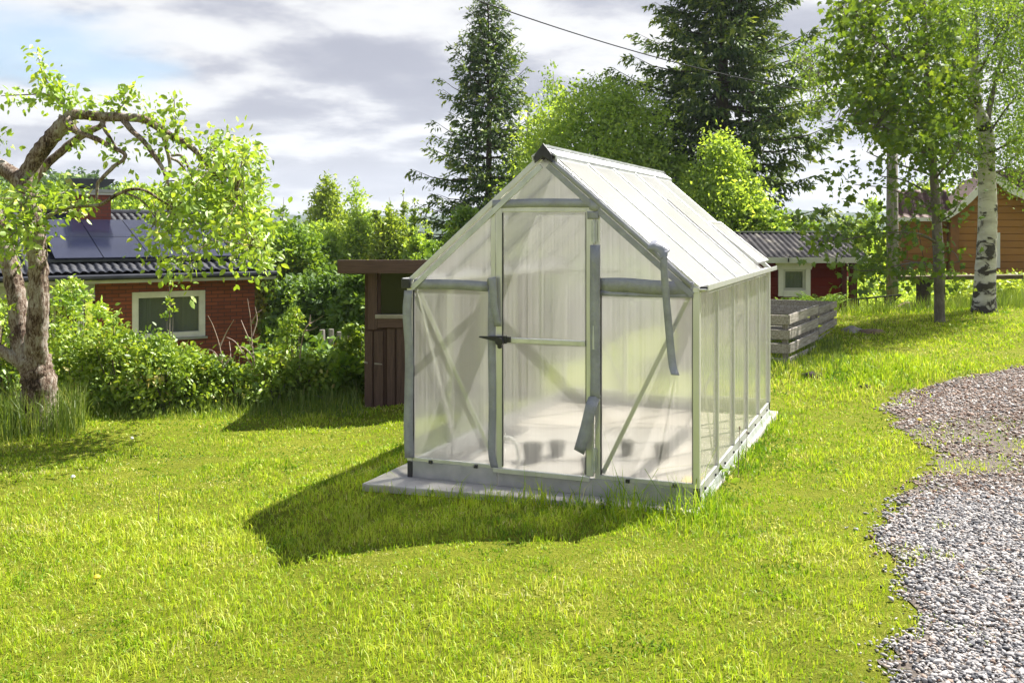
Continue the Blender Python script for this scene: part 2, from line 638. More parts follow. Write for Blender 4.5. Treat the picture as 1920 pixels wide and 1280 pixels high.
def attr_mat(name, stops, rough=0.8, spec=0.35, detail=90):
    m, n, out = mat_new(name)
    at = n.new('ShaderNodeAttribute', attribute_name='var')
    c = n.ramp(at.outputs['Fac'], stops)
    nz = n.noise(obj_vec(n), detail, 4)
    c = n.mix(0.5, c, n.ramp(nz, [(0.3, (0.6, 0.6, 0.6)), (0.7, (1.15, 1.15, 1.15))]), 'MULTIPLY')
    bs = n.new('ShaderNodeBsdfPrincipled', ins={'Base Color': c, 'Roughness': rough, 'Specular IOR Level': spec})
    n.l.new(bs.outputs[0], out.inputs[0])
    return m


M = {}
M['turf'] = ground_mat()
M['grass'] = leaf_mat('grass_blade', [(0.0, (0.070, 0.16, 0.014)), (0.35, (0.205, 0.345, 0.016)), (0.70, (0.40, 0.515, 0.030)), (0.86, (0.52, 0.56, 0.10)), (1.0, (0.66, 0.60, 0.34))], 0.42, 0.03, 0.4, (1.22, 1.2, 0.6))
M['longgrass'] = leaf_mat('long_grass', [(0.0, (0.07, 0.13, 0.018)), (0.5, (0.16, 0.25, 0.03)), (0.85, (0.30, 0.36, 0.10)), (1.0, (0.45, 0.42, 0.2))], 0.42, 0.05, 0.4)
M['gravel_bed'] = principled('gravel_bed', [(0.3, (0.07, 0.06, 0.052)), (0.5, (0.15, 0.125, 0.105)), (0.7, (0.25, 0.21, 0.18))], 40, 8, rough=0.9, bump=0.02, bump_scale=60, spec=0.2)
M['stone'] = attr_mat('gravel_stone', [(0.0, (0.05, 0.053, 0.062)), (0.2, (0.13, 0.132, 0.142)), (0.42, (0.29, 0.28, 0.28)), (0.72, (0.48, 0.45, 0.425)), (0.82, (0.32, 0.24, 0.19)), (0.93, (0.21, 0.125, 0.085)), (1.0, (0.60, 0.57, 0.54))])
def stained_concrete():
    m, n, out = mat_new('concrete')
    v = obj_vec(n)
    a_ = n.noise(v, 4, 10, 0.62)
    c = n.ramp(a_, [(0.3, (0.38, 0.355, 0.325)), (0.55, (0.49, 0.46, 0.425)), (0.75, (0.55, 0.525, 0.49))])
    st = n.ramp(n.noise(v, 1.7, 8, 0.7, 1.0), [(0.53, (1, 1, 1)), (0.68, (0.72, 0.68, 0.62))])
    sp = n.ramp(n.noise(v, 38, 4, 0.7), [(0.60, (1, 1, 1)), (0.72, (0.55, 0.5, 0.44))])
    c = n.mix(0.75, c, st, 'MULTIPLY')
    c = n.mix(0.6, c, sp, 'MULTIPLY')
    bs = n.new('ShaderNodeBsdfPrincipled', ins={'Base Color': c, 'Roughness': 0.9, 'Specular IOR Level': 0.2})
    bp = n.new('ShaderNodeBump', ins={'Strength': 1.0, 'Distance': 0.003, 'Height': n.noise(v, 70, 8, 0.7)})
    n.l.new(bp.outputs[0], bs.inputs['Normal'])
    n.l.new(bs.outputs[0], out.inputs[0])
    return m


M['concrete'] = stained_concrete()
M['alu'] = principled('aluminium', [(0.3, (0.56, 0.56, 0.55)), (0.7, (0.70, 0.70, 0.69))], 12, 4, (1, 1, 0.2), rough=0.36, metal=0.6)
M['galv'] = principled('galvanised_steel', [(0.3, (0.44, 0.46, 0.47)), (0.55, (0.58, 0.60, 0.61)), (0.75, (0.68, 0.69, 0.69))], 7, 8, rough=0.46, metal=0.7, rough_var=0.2)
M['kick'] = principled('kick_rail_steel', [(0.3, (0.30, 0.305, 0.31)), (0.55, (0.42, 0.42, 0.42)), (0.75, (0.52, 0.51, 0.50))], 6, 9, rough=0.5, metal=0.35, rough_var=0.25)
M['tape'] = principled('duct_tape', [(0.35, (0.25, 0.255, 0.295)), (0.65, (0.35, 0.36, 0.405))], 9, 5, rough=0.30, bump=0.008, bump_scale=26, spec=0.5)
M['blackp'] = principled('black_plastic', [(0.3, (0.012, 0.012, 0.016)), (0.7, (0.03, 0.03, 0.035))], 20, rough=0.4)
M['poly_wall'] = poly_mat('polycarbonate_wall', (0.95, 0.945, 0.94), 0.60, 0.21, 0.14)
M['clear'] = clear_mat()
M['poly_roof'] = poly_mat('polycarbonate_roof', (0.95, 0.96, 0.94), 0.05, 0.50, 0.19, 0.35, 0.4, 0.42)
M['poly_side'] = poly_mat('polycarbonate_side', (0.96, 0.945, 0.89), 0.14, 0.62, 0.14, 0.52, 0.5, 0.12)
M['rubber_or_shade'] = principled('rubber_seal_or_gap_shade', [(0.3, (0.02, 0.02, 0.02)), (0.7, (0.04, 0.04, 0.04))], 20, rough=0.7)  # black rubber; also colours the strips that paint shaded roof gaps
M['brownwood'] = board_mat('brown_stained_boards', (0.052, 0.027, 0.021), (0.105, 0.058, 0.045), 0.105, 'X', 0.75, 0.004)
M['brownplain'] = principled('brown_stained_wood', [(0.3, (0.055, 0.029, 0.023)), (0.7, (0.115, 0.065, 0.052))], 3, 8, (25, 25, 2), rough=0.75, bump=0.002)
M['brownbeam'] = principled('brown_stained_beam', [(0.3, (0.060, 0.031, 0.025)), (0.7, (0.125, 0.07, 0.056))], 3, 8, (1.5, 25, 25), rough=0.75, bump=0.002)
M['greywood'] = principled('weathered_wood', [(0.28, (0.17, 0.145, 0.12)), (0.5, (0.36, 0.32, 0.275)), (0.75, (0.55, 0.51, 0.46))], 2.2, 9, (1.6, 22, 22), rough=0.85, bump=0.004, seed_obj=True)
M['greypost'] = principled('weathered_post', [(0.28, (0.12, 0.105, 0.09)), (0.7, (0.36, 0.33, 0.29))], 2, 8, (20, 20, 1.5), rough=0.85, bump=0.004)
M['redwood'] = board_mat('falu_red_boards', (0.08, 0.011, 0.009), (0.145, 0.021, 0.015), 0.17, 'Z', 0.85, 0.008, 0.7, 0.15)
M['reddark'] = principled('dark_red_post', [(0.3, (0.05, 0.012, 0.01)), (0.7, (0.09, 0.02, 0.016))], 4, rough=0.85)
M['whitepaint'] = principled('white_paint', [(0.3, (0.62, 0.61, 0.58)), (0.7, (0.78, 0.77, 0.74))], 4, 6, rough=0.55)
M['greypaint'] = principled('grey_painted_board', [(0.3, (0.42, 0.42, 0.38)), (0.7, (0.56, 0.56, 0.51))], 3, 6, rough=0.6)
M['yellowlog'] = board_mat('ochre_log_wall', (0.26, 0.118, 0.033), (0.46, 0.22, 0.066), 0.165, 'Z', 0.7, 0.02, 0.8, 0.2)
M['yellowdark'] = principled('ochre_corner_log', [(0.3, (0.17, 0.07, 0.02)), (0.7, (0.28, 0.12, 0.035))], 4, rough=0.75)
M['brick'] = brick_mat('red_brick', (0.30, 0.078, 0.036), (0.20, 0.047, 0.024), (0.075, 0.038, 0.030))
M['brick2'] = brick_mat('chimney_brick', (0.29, 0.075, 0.045), (0.20, 0.045, 0.028), (0.12, 0.065, 0.05))
M['tile_black'] = principled('black_roof_tile', [(0.3, (0.022, 0.024, 0.032)), (0.7, (0.055, 0.058, 0.07))], 3, 6, rough=0.55, spec=0.14)
M['tile_red'] = principled('brown_red_tile', [(0.3, (0.075, 0.036, 0.027)), (0.7, (0.135, 0.068, 0.052))], 3, 6, rough=0.75)
M['tile_pink'] = principled('faded_pink_tile', [(0.3, (0.42, 0.27, 0.22)), (0.7, (0.58, 0.42, 0.36))], 3, 6, rough=0.8)
M['eternit'] = principled('mossy_corrugated_sheet', [(0.32, (0.022, 0.021, 0.025)), (0.55, (0.05, 0.047, 0.05)), (0.64, (0.13, 0.12, 0.105)), (0.78, (0.27, 0.25, 0.22))], 2.6, 10, (1.6, 1.0, 1.0), rough=0.9, spec=0.15)
M['dark_metal'] = principled('dark_sheet_metal', [(0.3, (0.03, 0.034, 0.045)), (0.7, (0.07, 0.078, 0.095))], 3, rough=0.35, metal=0.4)
M['grey_metal'] = principled('grey_sheet_metal', [(0.3, (0.30, 0.31, 0.32)), (0.7, (0.42, 0.43, 0.44))], 3, rough=0.4, metal=0.5)
M['solar'] = principled('solar_cells', [(0.3, (0.009, 0.011, 0.026)), (0.7, (0.015, 0.018, 0.042))], 2, rough=0.12, spec=0.45, coat=0.0)
M['glass'] = glass_mat('window_glass')
M['glass_house'] = glass_mat('house_glass', (0.20, 0.225, 0.21), 0.62)  # pale diffuse tint paints in the reflection of bright sky and trees
M['curtain'] = principled('pale_curtain', [(0.3, (0.62, 0.62, 0.52)), (0.7, (0.8, 0.8, 0.7))], 3, 4, (30, 30, 0.4), rough=0.9, bump=0.02, bump_scale=2)
M['dark_in'] = principled('dark_interior', [(0.3, (0.02, 0.02, 0.018)), (0.7, (0.05, 0.05, 0.045))], 2, rough=0.9)
M['iron'] = principled('black_iron', [(0.3, (0.01, 0.01, 0.012)), (0.7, (0.03, 0.03, 0.032))], 20, rough=0.5, metal=0.3)
M['rock'] = principled('field_stone', [(0.3, (0.14, 0.12, 0.11)), (0.5, (0.30, 0.27, 0.24)), (0.72, (0.46, 0.43, 0.40))], 4, 9, rough=0.9, bump=0.03, bump_scale=7)
M['mossrock'] = principled('brown_stone', [(0.3, (0.08, 0.055, 0.035)), (0.5, (0.20, 0.13, 0.075)), (0.72, (0.30, 0.21, 0.13))], 4, 9, rough=0.9, bump=0.03, bump_scale=7)
M['soil'] = principled('dark_soil', [(0.3, (0.02, 0.015, 0.011)), (0.7, (0.07, 0.052, 0.04))], 8, 8, rough=0.95, bump=0.03)
M['apple_bark'] = bark('apple_bark', [(0.36, (0.022, 0.014, 0.010)), (0.43, (0.105, 0.062, 0.042)), (0.48, (0.24, 0.17, 0.125)), (0.54, (0.39, 0.325, 0.27)), (0.66, (0.56, 0.52, 0.47))], 26, 11, 0.05)
M['grey_bark'] = bark('grey_bark', [(0.2, (0.05, 0.042, 0.035)), (0.5, (0.14, 0.12, 0.10)), (0.8, (0.30, 0.27, 0.235))], 16, 6, 0.012)
M['dark_bark'] = bark('spruce_bark', [(0.2, (0.03, 0.023, 0.018)), (0.5, (0.075, 0.058, 0.045)), (0.8, (0.14, 0.11, 0.09))], 10, 3, 0.02)
M['birch_bark'] = birch_bark()
M['twig'] = principled('dry_twig', [(0.3, (0.24, 0.17, 0.13)), (0.7, (0.42, 0.33, 0.27))], 6, rough=0.85)
M['leaf_apple'] = leaf_mat('apple_leaf', [(0, (0.075, 0.14, 0.014)), (0.5, (0.15, 0.24, 0.022)), (0.85, (0.23, 0.31, 0.035)), (1, (0.36, 0.37, 0.14))], 0.42, 0.09, 0.34)
M['leaf_shrub'] = leaf_mat('shrub_leaf', [(0, (0.055, 0.105, 0.012)), (0.5, (0.12, 0.19, 0.018)), (0.85, (0.20, 0.27, 0.03)), (1, (0.28, 0.25, 0.08))], 0.40, 0.07, 0.38)
M['leaf_broad'] = leaf_mat('broad_leaf', [(0, (0.05, 0.105, 0.010)), (0.5, (0.095, 0.17, 0.014)), (1, (0.16, 0.245, 0.022))], 0.42, 0.06, 0.4)
M['leaf_maple'] = leaf_mat('maple_leaf', [(0, (0.045, 0.095, 0.010)), (0.5, (0.085, 0.15, 0.014)), (1, (0.165, 0.235, 0.022))], 0.42, 0.05, 0.4, (1.25, 1.15, 0.5), 1.5)
M['leaf_willow'] = leaf_mat('willow_leaf', [(0, (0.10, 0.17, 0.022)), (0.5, (0.17, 0.26, 0.035)), (1, (0.26, 0.35, 0.06))], 0.58, 0.05, 0.4, gain=2.0)
M['leaf_yellow'] = leaf_mat('yellow_green_leaf', [(0, (0.10, 0.165, 0.018)), (0.5, (0.165, 0.24, 0.026)), (1, (0.25, 0.32, 0.05))], 0.48, 0.05, 0.4, gain=1.75)
M['leaf_birch'] = leaf_mat('birch_leaf', [(0, (0.05, 0.10, 0.012)), (0.5, (0.10, 0.17, 0.02)), (1, (0.17, 0.24, 0.03))], 0.45, 0.06, 0.4)
M['leaf_dark'] = leaf_mat('dark_leaf', [(0, (0.03, 0.065, 0.009)), (0.5, (0.06, 0.115, 0.013)), (1, (0.10, 0.165, 0.02))], 0.4, 0.06, 0.4)
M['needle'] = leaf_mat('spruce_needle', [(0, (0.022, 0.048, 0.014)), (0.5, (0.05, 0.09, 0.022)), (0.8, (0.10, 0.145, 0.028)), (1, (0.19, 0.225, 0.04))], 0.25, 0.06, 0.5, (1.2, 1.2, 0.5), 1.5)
M['fern'] = leaf_mat('fern_frond', [(0, (0.07, 0.14, 0.012)), (1, (0.16, 0.25, 0.025))], 0.45, 0.04)
M['forest'] = principled('far_forest', [(0.3, (0.012, 0.026, 0.010)), (0.5, (0.03, 0.055, 0.017)), (0.7, (0.06, 0.095, 0.028))], 0.09, 9, rough=0.95, bump=6.0, bump_scale=0.12, spec=0.1)
M['carred'] = principled('red_car_paint', [(0.3, (0.36, 0.02, 0.025)), (0.7, (0.45, 0.03, 0.035))], 2, rough=0.3, coat=0.5)
M['pot'] = principled('grey_plastic_pot', [(0.3, (0.10, 0.10, 0.095)), (0.7, (0.15, 0.15, 0.14))], 5, rough=0.6)
M['hose'] = principled('white_hose', [(0.3, (0.66, 0.65, 0.6)), (0.7, (0.76, 0.75, 0.70))], 5, rough=0.45)
M['yelcard'] = principled('tan_card', [(0.3, (0.52, 0.40, 0.17)), (0.7, (0.66, 0.53, 0.27))], 5, rough=0.8)
M['petal'] = principled('yellow_petal', [(0.3, (0.75, 0.55, 0.02)), (0.7, (0.85, 0.68, 0.05))], 30, rough=0.7)
M['fluff'] = principled('white_seed_head', [(0.3, (0.6, 0.6, 0.56)), (0.7, (0.8, 0.8, 0.76))], 30, rough=0.9)
M['wire'] = principled('grey_cable', [(0.3, (0.03, 0.03, 0.033)), (0.7, (0.06, 0.06, 0.065))], 5, rough=0.8, spec=0.1)

# ------------------------------------------------------------------ greenhouse frame of reference (used by the lawn too)
GH_TH = 0.381                                     # yaw of the greenhouse
GH_U = np.array([math.cos(GH_TH), -math.sin(GH_TH)])
GH_D = np.array([math.sin(GH_TH), math.cos(GH_TH)])
GH_W, GH_L, GH_E, GH_R = 1.85, 3.06, 1.25, 2.055
GH_O = np.array([0.2065, 6.094])                  # middle of the front, on the pad
PADZ = 0.02
PAD = [(-1.13, -0.27), (0.950, -0.13), (0.99, 3.25), (-1.12, 3.25)]   # pad corners in greenhouse coordinates


def gh_local(x, y):
    dx = np.asarray(x) - GH_O[0]
    dy = np.asarray(y) - GH_O[1]
    return dx * GH_U[0] + dy * GH_U[1], dx * GH_D[0] + dy * GH_D[1]


def in_pad(x, y, grow=0.0):
    a, b = gh_local(x, y)
    lo = -0.27 + (a + 1.13) / 2.13 * 0.14
    return (a > -1.13 - grow) & (a < 0.945 + grow) & (b > lo - grow) & (b < 3.25 + grow)


# ------------------------------------------------------------------ gravel outline
_gp = [(1600, 1420), (1640, 1280), (1648, 1160), (1692, 1050), (1645, 985), (1655, 935), (1700, 885), (1745, 850), (1700, 815), (1665, 775), (1660, 745), (1730, 722), (1810, 704), (1900, 690)]
_gw = [G(a, b) for a, b in _gp]
_gy = np.array([p.y for p in _gw])
_gx = np.array([p.x for p in _gw])
GYMAX = float(_gy.max())


def gravel_in(x, y):
    """how far inside the gravel, in metres (negative: lawn)"""
    x = np.asarray(x, float)
    y = np.asarray(y, float)
    left = np.interp(y, _gy, _gx)
    d = x - left
    d = np.minimum(d, (GYMAX + 0.15 - y) * 1.6)
    d = d + 0.14 * vnoise(x, y, 0.8, 11) + 0.07 * vnoise(x, y, 0.23, 12) + 0.07 * vnoise(x, y, 0.08, 13) - 0.08
    return d


def weedy(x, y):
    """patches where lawn grows through the gravel, 0..1"""
    a = np.exp(-(((x - G1.x) / 0.55) ** 2 + ((y - G1.y) / 0.5) ** 2))
    b = np.exp(-(((x - G2.x) / 0.8) ** 2 + ((y - G2.y) / 0.4) ** 2)) * 0.75
    n = 0.5 + 0.5 * vnoise(x, y, 0.38, 21)
    return np.clip((a + b) * 1.5, 0, 1) * np.clip(n * 1.5, 0, 1)


G1, G2 = G(1770, 815), G(1860, 862)

# ------------------------------------------------------------------ ground sheet
def grid_obj(name, xs, ys, mat, dz=0.0, keep=None, kind='structure', zf=terrain):
    X, Y = np.meshgrid(xs, ys)
    Z = zf(X, Y) + dz
    V = np.stack([X, Y, Z], -1).reshape(-1, 3)
    nx, ny = len(xs), len(ys)
    i = (np.arange(ny - 1)[:, None] * nx + np.arange(nx - 1)[None, :]).reshape(-1)
    F = np.stack([i, i + 1, i + nx + 1, i + nx], 1)
    if keep is not None:
        cx = V[F].mean(1)
        F = F[keep(cx[:, 0], cx[:, 1])]
        used = np.unique(F)
        mp = np.full(len(V), -1)
        mp[used] = np.arange(len(used))
        V = V[used]
        F = mp[F]
    return tag(np_obj(name, V, [F], mat, smooth=True), kind=kind)


xs = np.concatenate([-np.geomspace(2600, 16, 26), np.arange(-15, 17.01, 0.2), np.geomspace(18, 2600, 26)])
ys = np.concatenate([[-60, -30, -15, -8], np.arange(-5, 30.01, 0.2), np.geomspace(31, 2600, 40)])
grid_obj('ground', xs, ys, M['turf'])
grid_obj('gravel_path', np.arange(1.0, 7.6, 0.05), np.arange(1.8, GYMAX + 0.5, 0.05), M['gravel_bed'], 0.006, lambda x, y: gravel_in(x, y) > -0.02)

# ------------------------------------------------------------------ lawn blades
def blades(name, x, y, h, w, var, mat, lean=0.55, z=None):
    n = len(x)
    z = terrain(x, y) - 0.004 if z is None else z
    a = rng.uniform(0, 2 * np.pi, n)                 # the way the flat of the blade faces
    la = a + rng.normal(0, 0.9, n)
    ln = np.abs(rng.normal(0, lean, n)) * h
    sx, sy = -np.sin(a) * w / 2, np.cos(a) * w / 2
    dx, dy = np.cos(la) * ln, np.sin(la) * ln
    P = np.zeros((n, 5, 3), np.float32)
    P[:, 0] = np.stack([x - sx, y - sy, z], 1)
    P[:, 1] = np.stack([x + sx, y + sy, z], 1)
    mx, my, mz = x + dx * 0.32, y + dy * 0.32, z + h * 0.58
    P[:, 2] = np.stack([mx + sx * 0.8, my + sy * 0.8, mz], 1)
    P[:, 3] = np.stack([mx - sx * 0.8, my - sy * 0.8, mz], 1)
    P[:, 4] = np.stack([x + dx, y + dy, z + h * np.clip(1.0 - 0.25 * (ln / np.maximum(h, 1e-4)) ** 2, 0.45, 1)], 1)
    b = np.arange(n)[:, None] * 5
    return np_obj(name, P.reshape(-1, 3), [b + np.array([[0, 1, 2, 3]]), b + np.array([[3, 2, 4]])], mat, attrs={'var': np.repeat(var, 5)})


def lawn_points():
    px, py = [], []
    bands = [(2.5, 4.5, 5600), (4.5, 6, 4500), (6, 8, 2700), (8, 10.5, 1650), (10.5, 14, 950), (14, 19, 520), (19, 27, 260)]
    for a, b, d in bands:
        xm = 0.56 * b + 1.2
        n = int(d * (b - a) * 2 * xm)
        y = rng.uniform(a, b, n)
        x = rng.uniform(-xm, xm, n)
        k = np.abs(x) < 0.56 * y + 1.2
        px.append(x[k])
        py.append(y[k])
    return np.concatenate(px), np.concatenate(py)


gx_, gy_ = lawn_points()
ga, gb = gh_local(gx_, gy_)
gi = gravel_in(gx_, gy_)
wd = weedy(gx_, gy_)
edge = np.clip(0.45 - gi * 1.5, 0.0, 1)
prob = np.where(gi < 0, np.clip(0.30 - gi * 1.5, 0.30, 1), np.maximum(np.clip(0.62 - gi * 1.7, 0, 0.62) * (vnoise(gx_, gy_, 0.11, 71) + 0.6 * vnoise(gx_, gy_, 0.3, 72) > 0.12 + gi * 1.2), np.where(wd > 0.30, wd, 0) * 0.8))
keep = ~in_pad(gx_, gy_, 0.0) & (rng.uniform(0, 1, len(gx_)) < prob)
keep &= ~((gx_ < 1.0) & (gy_ > 13.5))
gx_, gy_, ga, gb, gi = gx_[keep], gy_[keep], ga[keep], gb[keep], gi[keep]
dist = np.hypot(gx_, gy_)
big = vnoise(gx_, gy_, 1.6, 31)
med = vnoise(gx_, gy_, 0.45, 32)
sml = vnoise(gx_, gy_, 0.13, 33)
hh = 0.028 + 0.012 * med + 0.013 * sml + 0.010 * big
hh = hh * rng.lognormal(0, 0.28, len(gx_))
dp = np.maximum(np.maximum(-1.13 - ga, ga - 1.02), np.maximum(-0.2 - gb, gb - 3.25))          # distance to the pad
nearpad = np.exp(-np.clip(dp, 0, 9) / 0.10)
hh = hh * (1 + 1.7 * nearpad * (0.55 + 0.6 * rng.uniform(0, 1, len(gx_))))
corner = np.exp(-(((ga - 0.75) / 0.45) ** 2 + ((gb + 0.3) / 0.35) ** 2))
front = (gb < 0.05) & (ga > -0.95)
hh = np.where(front, hh * (1 + 0.6 * nearpad * rng.uniform(0.2, 1, len(hh))), hh)
hh = hh * (1 + 0.9 * corner)
rough_ = sstep(0, 1, np.exp(-(((gx_ - 3.6) / 1.1) ** 2 + ((gy_ - 10.4) / 1.3) ** 2)) * 0.7) + sstep(14.2, 17, gy_) * sstep(1.5, 3.5, gx_) * (1 - sstep(7.0, 8.5, gx_) * (1 - sstep(17.5, 19, gy_)))
hh = hh * (1 + 1.9 * np.clip(rough_, 0, 1.2))
hh = np.where(gi > 0.0, hh * 0.9, hh)
ww = 0.0041 * np.maximum(1, dist / 4.6) ** 0.9 * rng.uniform(0.7, 1.4, len(gx_))
var = 0.54 + 0.13 * big + 0.12 * med + 0.12 * sml + rng.normal(0, 0.17, len(gx_)) - 0.18 * nearpad - 0.2 * np.clip(rough_, 0, 1)
clover = sstep(0.30, 0.55, vnoise(gx_, gy_, 0.42, 81) * 0.7 + vnoise(gx_, gy_, 0.16, 82) * 0.5)
var = var - 0.24 * clover
hh = hh * (1 - 0.25 * clover)
ww = ww * (1 + 0.5 * clover)
drynoise = vnoise(gx_, gy_, 0.34, 41) + 0.6 * vnoise(gx_, gy_, 0.12, 42) + 0.5 * vnoise(gx_, gy_, 2.3, 43)
dry = (drynoise > 0.66) & (rng.uniform(0, 1, len(gx_)) < 0.5) | (rng.uniform(0, 1, len(gx_)) < 0.085) | ((gi > -0.12) & (rng.uniform(0, 1, len(gx_)) < 0.16))
var = np.where(dry, rng.uniform(0.82, 1.0, len(gx_)), np.clip(var, 0.02, 0.84))
hh = np.where(dry, hh * 0.75, hh)
tag(blades('grass', gx_, gy_, hh, ww, var, M['grass'], 0.8), 'mown yellow-green lawn round the greenhouse', 'grass', kind='stuff')

# ------------------------------------------------------------------ loose gravel
def stones(name, n, region, size, varf, z0=0.004):
    ph = (1 + 5 ** 0.5) / 2
    iv = np.array([(-1, ph, 0), (1, ph, 0), (-1, -ph, 0), (1, -ph, 0), (0, -1, ph), (0, 1, ph), (0, -1, -ph), (0, 1, -ph), (ph, 0, -1), (ph, 0, 1), (-ph, 0, -1), (-ph, 0, 1)], float)
    iv /= np.linalg.norm(iv[0])
    it = np.array([(0, 11, 5), (0, 5, 1), (0, 1, 7), (0, 7, 10), (0, 10, 11), (1, 5, 9), (5, 11, 4), (11, 10, 2), (10, 7, 6), (7, 1, 8), (3, 9, 4), (3, 4, 2), (3, 2, 6), (3, 6, 8), (3, 8, 9), (4, 9, 5), (2, 4, 11), (6, 2, 10), (8, 6, 7), (9, 8, 1)])
    x, y = region(n)
    n = len(x)
    s = size(x, y)
    sc = np.stack([s * rng.uniform(0.85, 1.5, n), s * rng.uniform(0.6, 1.0, n), s * rng.uniform(0.35, 0.7, n)], 1)
    V = iv[None] * (1 + rng.uniform(-0.28, 0.28, (n, 12, 1))) * sc[:, None, :]
    az = rng.uniform(0, 2 * np.pi, n)
    tl = rng.normal(0, 0.35, n)
    c, s_ = np.cos(tl)[:, None], np.sin(tl)[:, None]
    V = np.stack([V[..., 0] * c - V[..., 2] * s_, V[..., 1], V[..., 0] * s_ + V[..., 2] * c], -1)
    c, s_ = np.cos(az)[:, None], np.sin(az)[:, None]
    V = np.stack([V[..., 0] * c - V[..., 1] * s_, V[..., 0] * s_ + V[..., 1] * c, V[..., 2]], -1)
    V = V + np.stack([x, y, terrain(x, y) + z0 + rng.uniform(0.0, 0.012, n)], 1)[:, None, :]
    F = (np.arange(n)[:, None, None] * 12 + it[None]).reshape(-1, 3)
    return np_obj(name, V.reshape(-1, 3), [F], M['stone'], attrs={'var': np.repeat(varf(x, y), 12)})


def gravel_region(n):
    y = rng.uniform(2.4, GYMAX + 0.3, n)
    y = np.where(rng.uniform(0, 1, n) < 0.5, 2.4 + (y - 2.4) * 0.45, y)
    x = rng.uniform(1.0, 7.55, n)
    k = (x < 0.56 * y + 2.6) & (gravel_in(x, y) > rng.normal(0.03, 0.08, n)) & (weedy(x, y) < rng.uniform(0.3, 0.9, n))
    return x[k], y[k]


def gravel_var(x, y):
    v = np.clip(rng.normal(0.45, 0.22, len(x)), 0.02, 0.78)
    brown = sstep(5.3, 6.9, y + 0.6 * vnoise(x, y, 0.9, 51)) * 0.78 + 0.06
    v = np.where(rng.uniform(0, 1, len(x)) < brown, rng.uniform(0.72, 0.94, len(x)), v)
    return np.where(rng.uniform(0, 1, len(x)) < 0.06, 0.99, v)


tag(stones('gravel', 350000, gravel_region, lambda x, y: np.minimum(0.015, 0.0069 * rng.lognormal(0, 0.38, len(x))) * (1 + 0.04 * (y - 3)), gravel_var), 'loose grey and brownish crushed stone beside the lawn', 'gravel', kind='stuff')

# ------------------------------------------------------------------ concrete pad
def gh_world(a, b, z=0.0):
    p = GH_O + GH_U * a + GH_D * b
    return (p[0], p[1], z)


mb = MB()
mb.hexa([gh_world(*c, -0.12) for c in PAD] + [gh_world(*c, PADZ) for c in PAD])
tag(mb.build('concrete_pad', M['concrete'], bevel=0.008), kind='structure')

# ------------------------------------------------------------------ hills on the horizon
def hill_z(x, y):
    base = -9 + sstep(500, 1400, y) * (22 + 9 * vnoise(x, y, 420, 61) + 6 * vnoise(x, y, 170, 62) + 12 * sstep(-100, -500, -x) * 0)
    base = base + 14 * np.exp(-((x - 330) / 180) ** 2) * sstep(500, 1300, y)
    return base + sstep(430, 700, y) * (2.2 * vnoise(x, y, 14, 63) + 1.5 * vnoise(x, y, 6, 64))


grid_obj('hills', np.linspace(-1500, 1500, 260), np.linspace(420, 1700, 60), M['forest'], 0.0, None, 'structure', hill_z)

# ------------------------------------------------------------------ greenhouse
GH = thing('greenhouse', 'silver aluminium greenhouse with frosted panels and peeling grey tape on a concrete pad', 'greenhouse', (GH_O[0], GH_O[1], PADZ), -GH_TH)
HW = GH_W / 2
SL = (GH_R - GH_E) / HW                            # slope of the roof
BASE = 0.105
DX0, DX1 = -0.325, 0.318                           # door posts
DTOP = 1.755
PT = 0.006                                         # thickness of a panel


def panel(m, name, mat, parent, out):
    o = m.build(name, mat, parent)
    o.data.materials.append(M['clear'])
    out = Vector(out).normalized()
    for p in o.data.polygons:
        p.material_index = 0 if p.normal.dot(out) > 0.9 else 1
    return o


def roof_z(x):
    return GH_R - abs(x) * SL


def strip(pts, width, wdir, thick, name, mat, parent, sub=1):
    """a bent ribbon through pts"""
    P = [np.array(p) for p in spline(pts, 4)]
    m = MB()
    wd = np.array(wdir, float)
    for i, p in enumerate(P):
        w = wd if wd.ndim == 1 else wd[0] + (wd[1] - wd[0]) * i / (len(P) - 1)
        m.v += [tuple(p - w * width / 2), tuple(p), tuple(p + w * width / 2)]
    for i in range(len(P) - 1):
        for k in (0, 1):
            m.f.append((i * 3 + k, i * 3 + k + 1, i * 3 + k + 4, i * 3 + k + 3))
    return m.build(name, mat, parent, solid=thick, smooth=True)


# base kerb of galvanised sheet, with bolts and black corner caps
for a, b in (((-HW, 0), (-0.318, 0)), ((-0.312, 0), (HW, 0))):
    MB().box(a[0], b[0], -0.012, 0.012, 0.0, BASE).build('base_rail', M['kick'], GH, 0.003)
MB().box(HW - 0.012, HW + 0.012, 0.014, GH_L, 0.0, BASE).build('base_rail', M['kick'], GH, 0.003)
MB().box(-HW - 0.012, -HW + 0.012, 0.014, GH_L, 0.0, BASE).build('base_rail', M['kick'], GH, 0.003)
MB().box(-HW + 0.013, HW - 0.013, GH_L - 0.012, GH_L + 0.012, 0.0, BASE).build('base_rail', M['kick'], GH, 0.003)
for x, y in ((-HW, 0.0), (HW, 0.0), (-HW, GH_L), (HW, GH_L)):
    MB().box(x - 0.018, x + 0.018, y - 0.018, y + 0.018, -0.001, BASE - 0.004).build('corner_cap', M['blackp'], GH, 0.004)
for x in (-0.775, -0.46, 0.52, 0.80):
    MB().box(x - 0.012, x + 0.012, -0.026, -0.012, BASE - 0.006, BASE + 0.016).build('clip', M['blackp'], GH, 0.002)
for k in range(9):
    t = 0.17 + k * 0.34
    m = MB()
    m.tube([(HW + 0.012, t, 0.065), (HW + 0.022, t, 0.065)], [0.009, 0.009], 8)
    m.build('bolt', M['blackp'], GH)
